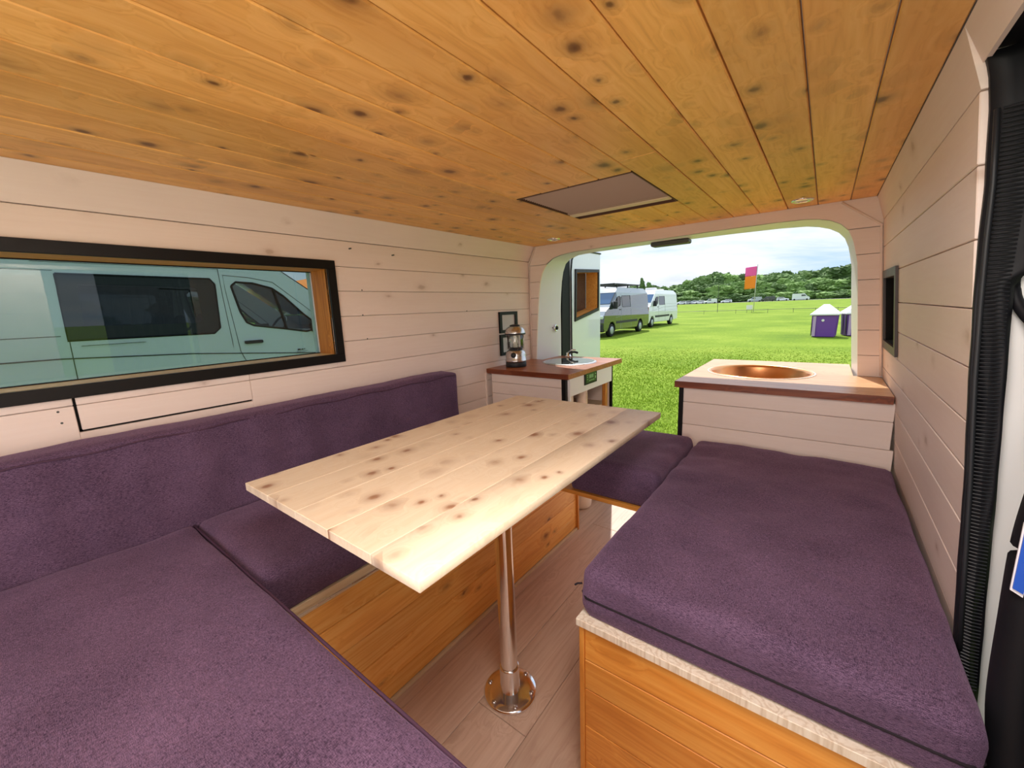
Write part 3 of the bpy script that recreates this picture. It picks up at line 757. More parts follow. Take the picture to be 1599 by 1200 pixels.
def ex_right(p, u, v, w):
    if w > .6:
        def crease(ax, ay, bx_, by, wd, h):
            a = Vector((ax, ay)); b = Vector((bx_, by)); q = Vector((p.x, p.y)); t = max(0, min(1, (q - a).dot(b - a) / (b - a).length_squared))
            dd = (q - a - (b - a) * t)
            s = dd.dot(Vector((-(b - a).y, (b - a).x)).normalized())
            return h * (math.exp(-(s / wd) ** 2) - .6 * math.exp(-((s - wd * 1.8) / wd) ** 2)) * math.sin(PI * max(.05, min(.95, t)))
        p.z += crease(-.37, 1.20, -.10, 1.02, .014, .007) + crease(-.02, .98, .12, .86, .018, .005) + crease(-.38, 1.08, -.2, 1.05, .012, .004)
    if u < -.9 or (w > .6 and u < -.6):
        p.z += .004 * math.sin(p.y * 42) * (1 if w > .5 else 0) * (.5 + .5 * math.sin(p.y * 5))
    return p
rm = cushion('mattress', -.388, .222, .735, 1.806, BT + .001, .618, 'purple mattress on the right bench beside the right wall', r=.022, puff=.009, seed=31, amp=.008, extra=ex_right, cell=.014,
        seams=((.551, .0028, M['seam']),))
obj('zip_pull', path(B(), [(-.392, .742, .575), (-.402, .738, .573), (-.408, .736, .568)], .0022, 6), M['seam'], rm)
def ex_mid(p, u, v, w):
    if w > .5 and u > .6: p.z += .006 * (u - .6) + .003 * math.sin(p.y * 45)
    return p
cushion('seat_cushion', -.735, -.402, 1.30, 1.765, BT + .002, .636, 'small square purple cushion bridging the aisle by the rear opening', r=.018, puff=.004, seed=41, amp=.004, extra=ex_mid, cell=.016)
mb = setp(box('bridge_board', -.972, -.400, 1.29, 1.78, BT - .016, BT, M['pine_bench_x'], bev=.001), 'thin pine board bridging the aisle below the small cushion', 'board')

# ==================================================================
# TABLE
# ==================================================================
TZ = .84
tb = thing('dining_table', 'pale knotty pine table on a single chrome pedestal leg', 'table', (-.703, .839, 0))
bxs = [-1.0, -.885, -.765, -.648, -.522, -.408]
for a, b in zip(bxs, bxs[1:]):
    bm_ = B(); ya, yb_ = .305, 1.335
    if a == -1.0:
        prism(bm_, [(a, ya, TZ - .018), (b - .0003, ya, TZ - .018), (b - .0003, yb_, TZ - .018), (a + .012, yb_, TZ - .018), (a, yb_ - .012, TZ - .018)], (0, 0, .018))
    else: bx(bm_, a + .0003, b - .0003, ya, yb_, TZ - .018, TZ)
    P(obj('table_board', bm_, M['pine_table'], bevel=.0009, seg=1), tb)
P(obj('leg', tube(B(), (-.703, .839, .02), (-.703, .839, TZ - .03), .0265, .0265, 40), M['chrome'], smooth=False), tb)
lg = tb.children[-1]
for p_ in lg.data.polygons: p_.use_smooth = len(p_.vertices) == 4
P(obj('leg_socket', lathe(B(), [(.0268, .095), (.0295, .095), (.0305, .09), (.031, .012), (.036, .008), (.036, .006)], (-.703, .839, 0), 40), M['chrome'], smooth=True), tb)
P(obj('under_plate', lathe(B(), [(.0268, TZ - .06), (.032, TZ - .06), (.036, TZ - .035), (.08, TZ - .022), (.08, TZ - .0185), (0, TZ - .0185)], (-.703, .839, 0), 32), M['steel'], smooth=False), tb)
bp0 = P(obj('base_plate', lathe(B(), [(0, .001), (.084, .001), (.0845, .004), (.080, .009), (.06, .0105), (.035, .012), (.0, .012)], (-.703, .839, 0), 56), M['chrome'], smooth=True), tb)
for k in range(6):
    a = k * PI / 3 + .35
    x, y = -.703 + .069 * math.cos(a), .839 + .069 * math.sin(a)
    q = obj('screw', lathe(B(), [(0, .0135), (.003, .0135), (.0065, .012), (.0072, .0095), (.0072, .009)], (x, y, 0), 14), M['steel'], smooth=True)
    P(q, tb); q.parent = bp0; q.matrix_parent_inverse = bp0.matrix_parent_inverse.copy() if False else Matrix.Identity(4)

# ==================================================================
# KITCHEN UNITS AT THE REAR
# ==================================================================
WT = .863
def worktop_mesh(x0, x1, y0, y1, z0, z1, cx, cy, rx, ry, seg=48):
    bm = B(); top = []; bot = []
    for z, lst in ((z1, top), (z0, bot)):
        outer = [Vector((x0, y0, z)), Vector((x1, y0, z)), Vector((x1, y1, z)), Vector((x0, y1, z))]
        hole = [Vector((cx + rx * math.cos(2 * PI * k / seg), cy + ry * math.sin(2 * PI * k / seg), z)) for k in range(seg)]
        va = [bm.verts.new(v) for v in outer + hole]
        for t_ in tessellate_polygon([outer, hole]): bm.faces.new([va[i] for i in t_])
        lst += va
    for idx in ([0, 1, 2, 3], list(range(4, 4 + seg))):
        for i, k in zip(idx, idx[1:] + idx[:1]): bm.faces.new((top[i], top[k], bot[k], bot[i]))
    return bm
# right unit
cr_ = thing('kitchen_cabinet', 'whitewashed plank cabinet under the right worktop with copper basin', 'cabinet', (-.13, 2.1, 0))
cz = [.10, .205, .31, .42, .552 - .13, ]
cz = [.02, .12, .22, .32, .42, .552 - .032, .6195, .668 - .0, .768, .836]
cz = [.02, .12, .22, .32, .42, .52, .619, .668, .767, .836]
cz = [.02, .12, .22, .32, .42, .52, .572, .672, .771, .836]
for a, b in zip(cz, cz[1:]):
    P(box('cabinet_plank', -.462, .215 + (.01 if b < .7 else 0), 1.82, 1.832, a + .0008, b - .0008, M['wash_x'], bev=.0015), cr_)
P(box('edge_strip', -.480, -.462, 1.815, 1.835, .0, .836, M['black'], bev=.001), cr_)
P(box('side_panel', -.478, -.464, 1.836, 2.20, .0, .836, M['wash_y']), cr_)
P(box('back_panel', -.464, .10, 2.55, 2.565, .02, .836, M['white']), cr_)
P(box('side_panel', -.478, -.464, 2.20, 2.565, .0, .836, M['wash_y']), cr_)
wm = worktop_mesh(-.495, .118, 1.805, 2.595, WT - .027, WT, -.225, 2.20, .205, .205)
wt = setp(obj('worktop', wm, M['butcher_pale']), 'oiled wood worktop around the copper basin on the right', 'worktop')
# the part of the slab in front of the right post of the rear frame
P(box('worktop_end', .118, .207, 1.805, YB - .002, WT - .027, WT, M['butcher_pale']), cr_); e_ = cr_.children[-1]; e_.parent = wt; e_.matrix_parent_inverse = Matrix.Identity(4)
cs = thing('basin', 'round hammered copper basin set in the right worktop', 'sink', (-.225, 2.20, WT))
obj('bowl', lathe(B(), [(0, -.12), (.09, -.118), (.15, -.10), (.185, -.06), (.199, -.01), (.202, .002), (.209, .004), (.211, .002), (.203, -.002), (.200, -.02), (.188, -.065), (.15, -.105), (.09, -.123), (0, -.125)], seg=64), M['copper'], cs, smooth=True)
obj('sealant', lathe(B(), [(.2112, .0005), (.2115, .0025), (.219, .0012), (.219, .0005)], seg=64), M['seal_white'], cs, smooth=True)
obj('drain', lathe(B(), [(0, -.113), (.02, -.113), (.022, -.1165), (.022, -.1175)], seg=24), M['steel'], cs, smooth=True)

box('front_edge_shade', -.495, .207, 1.8035, 1.805, WT - .0272, WT - .0003, M['butcher_edge_shade'], wt); box('side_edge_shade', -.4963, -.495, 1.8035, 2.595, WT - .0272, WT - .0003, M['butcher_edge_shade'], wt)  # darker strips carry the shade on the slab edges
# left unit
cl = thing('kitchen_cabinet', 'whitewashed plank cabinet under the left worktop with control panel', 'cabinet', (-1.26, 2.1, 0))
for a, b in zip([.02, .12, .22, .32, .42, .52, .62, .72, .786], [.12, .22, .32, .42, .52, .62, .72, .786, .836]):
    P(box('cabinet_plank', -1.515, -1.042, 1.77, 1.782, a + .0008, b - .0008, M['wash_x'], bev=.0015), cl)
P(box('edge_strip', -1.042, -1.018, 1.762, 1.784, .0, .836, M['black'], bev=.001), cl)
P(box('side_rail', -1.020, -1.004, 1.785, 2.30, .742, .836, M['white'], bev=.001), cl)
P(box('side_post', -1.018, -1.006, 1.785, 1.80, .0, .742, M['white'], bev=.001), cl)
P(box('side_post', -1.028, -1.006, 2.215, 2.245, .0, .742, M['reveal'], bev=.001), cl)
P(box('edge_strip', -1.020, -1.002, 2.300, 2.312, .0, .836, M['black'], bev=.001), cl)
P(box('shelf', -1.50, -1.03, 1.79, 2.29, .60, .612, M['pine_raw']), cl)
P(box('back_panel', -1.515, -1.50, 1.785, 2.2, .0, .836, M['wash_y']), cl)
P(box('back_panel', -1.44, -1.02, 2.30, 2.31, .0, .836, M['wash_x']), cl)
w2 = worktop_mesh(-1.440, -.998, 1.76, 2.42, WT - .027, WT, -1.20, 2.19, .0, .0) if False else B()
bx(w2, -1.5395, -.998, 1.757, YB - .002, WT - .027, WT); 
wt2 = setp(obj('worktop', w2, M['butcher'], bevel=.0012, seg=1), 'reddish wood worktop carrying the lantern on the left', 'worktop')
box('worktop_end', -1.450, -.998, YB - .002, 2.44, WT - .027, WT, M['butcher'], wt2)
box('front_edge_shade', -1.539, -.998, 1.7555, 1.757, WT - .0272, WT - .0003, M['butcher_edge_shade'], wt2)  # darker strip stands for shade along the front edge
sk = thing('sink', 'round steel sink with glass lid in the left worktop', 'sink', (-1.235, 2.19, WT))
obj('rim', lathe(B(), [(.150, .0), (.150, .004), (.158, .0045), (.166, .001), (.166, 0)], seg=56), M['steel'], sk, smooth=True)
obj('glass_lid', lathe(B(), [(0, .0), (.150, .0), (.150, .004), (.148, .005), (0, .005)], seg=56), plain('lid_mirror', rgb(150, 158, 160), .04, .9), sk)
tp = thing('tap', 'small black and chrome folding tap behind the round sink', 'tap', (-1.36, 2.40, WT))
obj('tap_base', lathe(B(), [(0, 0), (.02, 0), (.02, .008), (.014, .012), (.013, .03), (0, .032)], seg=20), M['chrome'], tp, smooth=True)
obj('spout', path(B(), [(0, 0, .022), (.03, -.01, .034), (.06, -.02, .038), (.085, -.028, .034)], .007, 10), M['plastic'], tp, smooth=True)
obj('tap_handle', path(B(), [(0, 0, .03), (.018, .012, .046), (.045, .018, .05)], .005, 8), M['chrome'], tp, smooth=True)
# control panel with display
cpn = thing('control_panel', 'small dark green control panel with display on left cabinet rail', 'control panel', (-1.003, 2.012, .812))
box('panel_face', 0, .004, -.074, .074, -.036, .036, M['black'], cpn, bev=.001)
box('display', .004, .005, -.060, .060, -.026, .026, M['display'], cpn)
ink = B()
for (y, z, w, h) in ((-.05, .004, .010, .004), (-.05, -.008, .010, .004), (-.05, .014, .010, .004), (.046, .012, .012, .005), (.046, -.006, .010, .014)): bx(ink, .0051, .0056, y, y + w, z - h / 2, z + h / 2)
for k in range(4): bx(ink, .0051, .0056, -.022 + k * .013, -.015 + k * .013, -.004, .016)
for k in range(6): bx(ink, .0051, .0056, -.026 + k * .011, -.019 + k * .011, -.019, -.014)
obj('display_marks', ink, M['displayink'], cpn)
# white water containers in the open side of the cabinet
for i, (y, lab, x) in enumerate(((1.875, 'white plastic water container inside left cabinet, nearest the front', -1.10), (2.06, 'white plastic water container inside left cabinet below the control panel', -1.10))):
    t = thing('water_container', lab, 'container', (x, y, .0), 0, 'water containers in the left cabinet')
    obj('tank', lathe(B(), [(0, .0), (.060, .0), (.068, .01), (.07, .03), (.07, .56), (.064, .582), (.03, .592), (0, .594)], seg=32), M['container'], t, smooth=True)
for i, (y, lab) in enumerate(((1.88, 'white cylinder on the cabinet shelf nearest the black corner edge'), (2.045, 'white cylinder on the cabinet shelf below the green control panel'))):
    t = thing('storage_cylinder', lab, 'container', (-1.075, y, .6125), 0, 'cylinders on the cabinet shelf')
    obj('tube_body', lathe(B(), [(0, .0), (.030, .0), (.032, .004), (.032, .12), (.030, .15), (.034, .19), (0, .195)], seg=28), M['container'], t, smooth=True)
    box('paper_label', .0321, .0326, -.008, .008, .03, .10, M['pine_raw'], t) if i else None

# lantern --------------------------------------------------------------
ln = thing('camping_lantern', 'silver and black camping lantern standing on the left worktop', 'lantern', (-1.43, 1.90, WT))
obj('foot', lathe(B(), [(0, 0), (.058, 0), (.061, .004), (.061, .026), (.058, .030), (0, .030)], seg=40), M['plastic'], ln, smooth=True)
obj('body', lathe(B(), [(0, .030), (.060, .030), (.062, .034), (.062, .040), (.0595, .043), (.0595, .07), (.055, .088), (.045, .098), (.040, .100), (0, .100)], seg=40), M['steel'], ln, smooth=True)
obj('collar', lathe(B(), [(.040, .1), (.042, .102), (.040, .108), (.030, .112), (0, .112)], seg=32), M['plastic'], ln, smooth=True)
obj('globe', lathe(B(), [(.044, .106), (.046, .112), (.047, .182), (.045, .188)], seg=40), M['clear'], ln, smooth=True)
obj('light_tube', lathe(B(), [(0, .112), (.013, .112), (.014, .118), (.014, .178), (.012, .184), (0, .186)], seg=20), plain('lamp_tube', rgb(232, 226, 205), .3), ln, smooth=True)
for k in range(6):
    a = k * PI / 3 + .4
    obj('guard_rib', path(B(), [(.050 * math.cos(a), .050 * math.sin(a), .100), (.0505 * math.cos(a), .0505 * math.sin(a), .15), (.050 * math.cos(a), .050 * math.sin(a), .19)], .0018, 6), M['steel'], ln, smooth=True)
obj('cap', lathe(B(), [(0, .186), (.056, .186), (.060, .190), (.060, .198), (.058, .206), (.052, .222), (.042, .232), (.030, .236), (0, .236)], seg=40), M['steel'], ln, smooth=True)
obj('cap_band', lathe(B(), [(.0602, .188), (.0615, .190), (.0615, .194), (.0602, .196)], seg=40), M['plastic'], ln, smooth=True)
obj('cap_top', lathe(B(), [(0, .236), (.031, .236), (.028, .243), (.016, .246), (0, .246)], seg=32), M['plastic'], ln, smooth=True)
ka = -1.15
q = obj('knob', lathe(B(), [(0, .0), (.015, .0), (.015, .008), (.012, .012), (0, .013)], seg=20), M['plastic'], ln, smooth=True)
q.location = (.057 * math.cos(ka), .057 * math.sin(ka), .072); q.rotation_euler = Vector((math.cos(ka), math.sin(ka), .1)).to_track_quat('Z', 'Y').to_euler()

# square black wall frames ------------------------------------------------
for (yc, zc, lab) in ((1.975, 1.12, 'upper square black switch frame on the left wall behind the lantern'), (1.975, .985, 'lower square black switch frame on the left wall behind the lantern')):
    t = thing('wall_frame', lab, 'switch frame', (XL, yc, zc), 0, 'square frames behind the lantern')
    h = .063; w = .088
    fb = B(); bx(fb, .0005, .012, -w, w, h - .018, h); bx(fb, .0005, .012, -w, w, -h, -h + .018); bx(fb, .0005, .012, -w, -w + .022, -h + .018, h - .018); bx(fb, .0005, .012, w - .022, w, -h + .018, h - .018)
    obj('frame', fb, M['black'], t)
    box('plate', .0006, .004, -w + .022, w - .022, -h + .018, h - .018, plain('grey_plate', rgb(196, 190, 188), .4), t)

# niche in the right wall -----------------------------------------------
nc = thing('wall_niche', 'black framed box niche sunk in the right wall near the opening', 'niche', (xr(1.14), (NY0 + NY1) / 2, 1.14))
def nloc(z): return xr(z) - xr(1.14)
nb = B(); hy2 = (NY1 - NY0) / 2
def nslab(bm, y0, y1, z0, z1, t0, t1):
    a = [(nloc(z0) + t0, y0, z0 - 1.14), (nloc(z1) + t0, y0, z1 - 1.14), (nloc(z1) + t1, y0, z1 - 1.14), (nloc(z0) + t1, y0, z0 - 1.14)]
    prism(bm, a, (0, y1 - y0, 0))
for (a, b, c, d) in ((-hy2 - .025, hy2 + .025, NZ1 - .004, NZ1 + .024), (-hy2 - .025, hy2 + .025, NZ0 - .024, NZ0 + .004), (-hy2 - .025, -hy2 + .004, NZ0 + .004, NZ1 - .004), (hy2 - .004, hy2 + .025, NZ0 + .004, NZ1 - .004)):
    f_ = B(); nslab(f_, a, b, c, d, -.008, -.0008); obj('niche_frame', f_, plain('niche_frame', rgb(66, 52, 46), .45), nc)
f_ = B(); 
nslab(f_, -hy2 + .001, hy2 - .001, NZ0 + .001, NZ1 - .001, .09, .094)
nslab(f_, -hy2 + .001, -hy2 + .004, NZ0 + .001, NZ1 - .001, 0, .09); nslab(f_, hy2 - .004, hy2 - .001, NZ0 + .001, NZ1 - .001, 0, .09)
nslab(f_, -hy2 + .004, hy2 - .004, NZ0 + .001, NZ0 + .004, 0, .09); nslab(f_, -hy2 + .004, hy2 - .004, NZ1 - .004, NZ1 - .001, 0, .09)
obj('niche_box', f_, M['gap'], nc)

# black curtain edge, door seal with blue label --------------------------
DY = .93
def band(name, left, right, mat, y=DY, thick=.02, parent=None, folds=0):
    """thick wavy band hanging at y; left/right: lists of (x, z)"""
    bm = B(); n = 70
    def at(l, t):
        z = l[0][1] + (l[-1][1] - l[0][1]) * t
        for (xa, za), (xb, zb) in zip(l, l[1:]):
            if (za >= z >= zb): return xa + (xb - xa) * (za - z) / max(1e-9, za - zb), z
        return l[-1][0], z
    cols = []
    m = 9
    for i in range(n + 1):
        t = i / n; (xa, za), (xb, zb) = at(left, t), at(right, t)
        row_f, row_b = [], []
        for k in range(m):
            s = k / (m - 1); x = xa + (xb - xa) * s; z = za + (zb - za) * s
            yy = y + folds * math.sin(s * PI * 2.2 + 2 * math.sin(t * 9)) + folds * .25 * math.sin(t * 60 + s * 3)
            row_f.append(bm.verts.new((x, yy, z))); row_b.append(bm.verts.new((x, yy + thick, z)))
        cols.append((row_f, row_b))
    for (f0, b0), (f1, b1) in zip(cols, cols[1:]):
        for k in range(m - 1):
            bm.faces.new((f0[k], f0[k + 1], f1[k + 1], f1[k])); bm.faces.new((b0[k], b1[k], b1[k + 1], b0[k + 1]))
        bm.faces.new((f0[0], f1[0], b1[0], b0[0])); bm.faces.new((f0[-1], b0[-1], b1[-1], f1[-1]))
    for (f, b) in (cols[0], cols[-1]):
        for k in range(m - 1): bm.faces.new((f[k], b[k], b[k + 1], f[k + 1]))
    return obj(name, bm, mat, parent, smooth=True)
cu = thing('edge_curtain', 'black ribbed fabric strip hanging at the side door edge of the right wall', 'curtain', (0, 0, 0))
band('curtain_strip', [(.1515, 1.528), (.159, 1.505), (.165, 1.458), (.173, 1.35), (.176, 1.269), (.181, 1.175), (.188, 1.066), (.203, .887), (.213, .751), (.224, .602), (.236, .505)],
     [(.34, 1.545), (.34, 1.30), (.30, 1.25), (.217, 1.215), (.223, 1.098), (.232, .958), (.244, .798), (.251, .672), (.262, .505)], M['blackrub'], .925, .012, cu, .004)
rb = B()
RL = [(.217, 1.215), (.223, 1.098), (.232, .958), (.244, .798), (.251, .672), (.262, .505)]
for k in range(150):
    z = 1.45 - k * .0062
    if z < .53: break
    def lx(z, L):
        for (xa, za), (xb, zb) in zip(L, L[1:]):
            if za >= z >= zb: return xa + (xb - xa) * (za - z) / (za - zb)
        return L[-1][0]
    LL = [(.165, 1.458), (.173, 1.35), (.176, 1.269), (.181, 1.175), (.188, 1.066), (.203, .887), (.213, .751), (.224, .602), (.236, .505)]
    a = lx(z, LL)
    w_ = (lx(z, RL) if z < 1.215 else .217) - a
    path(rb, [(a + w_ * .2, .9225, z), (a + w_ * .5, .919, z + .0006), (a + w_ * .85, .922, z)], .0012, 4)
o = obj('fabric_rib', rb, M['plastic'], cu); o['kind'] = 'stuff'
obj('curtain_hem', path(B(), [(.170, .921, 1.45), (.178, .921, 1.35), (.181, .921, 1.269), (.186, .921, 1.175), (.193, .921, 1.066), (.208, .921, .887), (.218, .921, .751), (.229, .921, .602)], .0035, 6), M['plastic'], cu, smooth=True)
dc = B(); pr = None
for k in range(61):
    y = .50 + .42 * k / 60; x = .315 + .018 * math.sin(k * .9)
    cur = [dc.verts.new((x, y, 1.53)), dc.verts.new((x + .01 * math.sin(k), y, .0)), dc.verts.new((x + .004, y, 1.53)), dc.verts.new((x + .004 + .01 * math.sin(k), y, .0))]
    if pr: dc.faces.new((pr[0], pr[1], cur[1], cur[0])); dc.faces.new((pr[2], cur[2], cur[3], pr[3]))
    pr = cur
obj('reflection_screen', dc, M['blackrub'], cu, smooth=True)  # unseen black sheet added to block the opening mirrored in the window
se = thing('door_rubber_seal', 'thick black rubber side door seal with blue label at the right edge', 'door seal', (0, 0, 0))
sp = [(.245, .70, 1.50), (.225, .76, 1.40), (.228, .80, 1.25), (.252, .80, 1.12), (.262, .80, 1.02), (.256, .80, .94), (.252, .80, .86), (.254, .80, .75), (.258, .80, .62), (.270, .80, .50), (.275, .80, .3), (.275, .80, .0)]
def smooth_path(p, k=6):
    out = []
    for i in range(len(p) - 1):
        a, b, c, d = [Vector(p[max(0, min(len(p) - 1, i + q))]) for q in (-1, 0, 1, 2)]
        for t in range(k):
            t /= k
            out.append(.5 * ((2 * b) + (-a + c) * t + (2 * a - 5 * b + 4 * c - d) * t * t + (-a + 3 * b - 3 * c + d) * t ** 3))
    return out + [Vector(p[-1])]
obj('seal_tube', path(B(), smooth_path(sp[3:]), .026, 14), M['blackrub'], se, smooth=True)
obj('upper_seal', path(B(), smooth_path([(.245, .935, 1.53), (.232, .94, 1.44), (.222, .942, 1.33), (.218, .943, 1.24), (.226, .94, 1.18), (.25, .88, 1.12), (.262, .82, 1.05)]), .007, 10), M['blackrub'], se, smooth=True)
lb_ = B(); prism(lb_, [(.2275, .771, .900), (.2395, .769, .897), (.2365, .770, .806), (.2275, .772, .810)], (0, .002, 0))
obj('blue_label', lb_, M['blue'], se)
lb_ = B(); prism(lb_, [(.2260, .7735, .904), (.2405, .7715, .900), (.2375, .7725, .800), (.2262, .7745, .806)], (0, .002, 0))
obj('label_border', lb_, M['lid'], se)

# ==================================================================
# OUTSIDE
# ==================================================================
GZ = -.55
def rise(d):
    t = max(0, min(1, (d - 60) / 150)); return .62 * t * t * (3 - 2 * t)
def gz_at(x, y): return GZ + rise(math.hypot(x, y))
DIRX = {}
def dirn(px, py=470):
    """horizontal unit direction through a column of the photograph"""
    d = rt * 0
    c = Vector(((px - 799.5) / F_PX, (py - 600) / F_PX, 1))
    w = r2 * c.x + d2 * c.y + fw * c.z
    w.z = 0; return w.normalized()
def at(px, D):
    w = dirn(px) * D; return (w.x, w.y, gz_at(w.x, w.y))
gm = B(); rads = [0, 3, 6, 10, 15, 22, 32, 45, 60, 75, 90, 105, 120, 140, 170, 200, 260, 400, 900]
NS = 72; rings = []
for r_ in rads:
    rings.append([gm.verts.new((r_ * math.cos(2 * PI * k / NS), r_ * math.sin(2 * PI * k / NS), GZ + rise(r_))) for k in range(NS)] if r_ else [gm.verts.new((0, 0, GZ))])
for a, b in zip(rings, rings[1:]):
    for k in range(NS):
        k2 = (k + 1) % NS
        gm.faces.new([a[0], b[k], b[k2]] if len(a) == 1 else [a[k], b[k], b[k2], a[k2]])
gr = setp(obj('ground', gm, M['meadow'], smooth=True), kind='structure')

# grass blades close to the rear doors (uncountable)
rng = np.random.default_rng(5)
n = 90000
ang = rng.uniform(-.62, .30, n); rad = 3.0 + 15 * rng.random(n) ** 1.5
gx, gy = np.sin(ang) * rad, np.cos(ang) * rad
hh = rng.uniform(.02, .055, n) * np.clip((18.5 - rad) / 8, .15, 1); ww = .0035 + rad * .0009
th = rng.uniform(0, 2 * PI, n); lxx, lyy = rng.normal(0, .022, n), rng.normal(0, .022, n)
V = np.zeros((n, 3, 3)); 
V[:, 0] = np.stack([gx - np.cos(th) * ww, gy - np.sin(th) * ww, np.full(n, GZ - .003)], 1)
V[:, 1] = np.stack([gx + np.cos(th) * ww, gy + np.sin(th) * ww, np.full(n, GZ - .003)], 1)
V[:, 2] = np.stack([gx + lxx, gy + lyy, GZ + hh], 1)
me = bpy.data.meshes.new('grass'); me.vertices.add(n * 3); me.vertices.foreach_set('co', V.ravel())
me.loops.add(n * 3); me.loops.foreach_set('vertex_index', np.arange(n * 3)); me.polygons.add(n); me.polygons.foreach_set('loop_start', np.arange(n) * 3)
me.update(); me.validate(); me.materials.append(M['blade'])
go = bpy.data.objects.new('grass', me); COL.objects.link(go); setp(go, 'short bright green grass of the field behind the open rear doors', 'grass', kind='stuff')

tk = B(); pr = None
for i in range(61):
    px = 900 + i * 12; w = dirn(px); a = [w * 196, w * 207]
    cur = [tk.verts.new((q.x, q.y, gz_at(q.x, q.y) + .05)) for q in a]
    if pr: tk.faces.new((pr[0], pr[1], cur[1], cur[0]))
    pr = cur
setp(obj('ground', tk, M['gravel']), 'pale grey gravel track along the far side of the field', 'track', kind='structure')

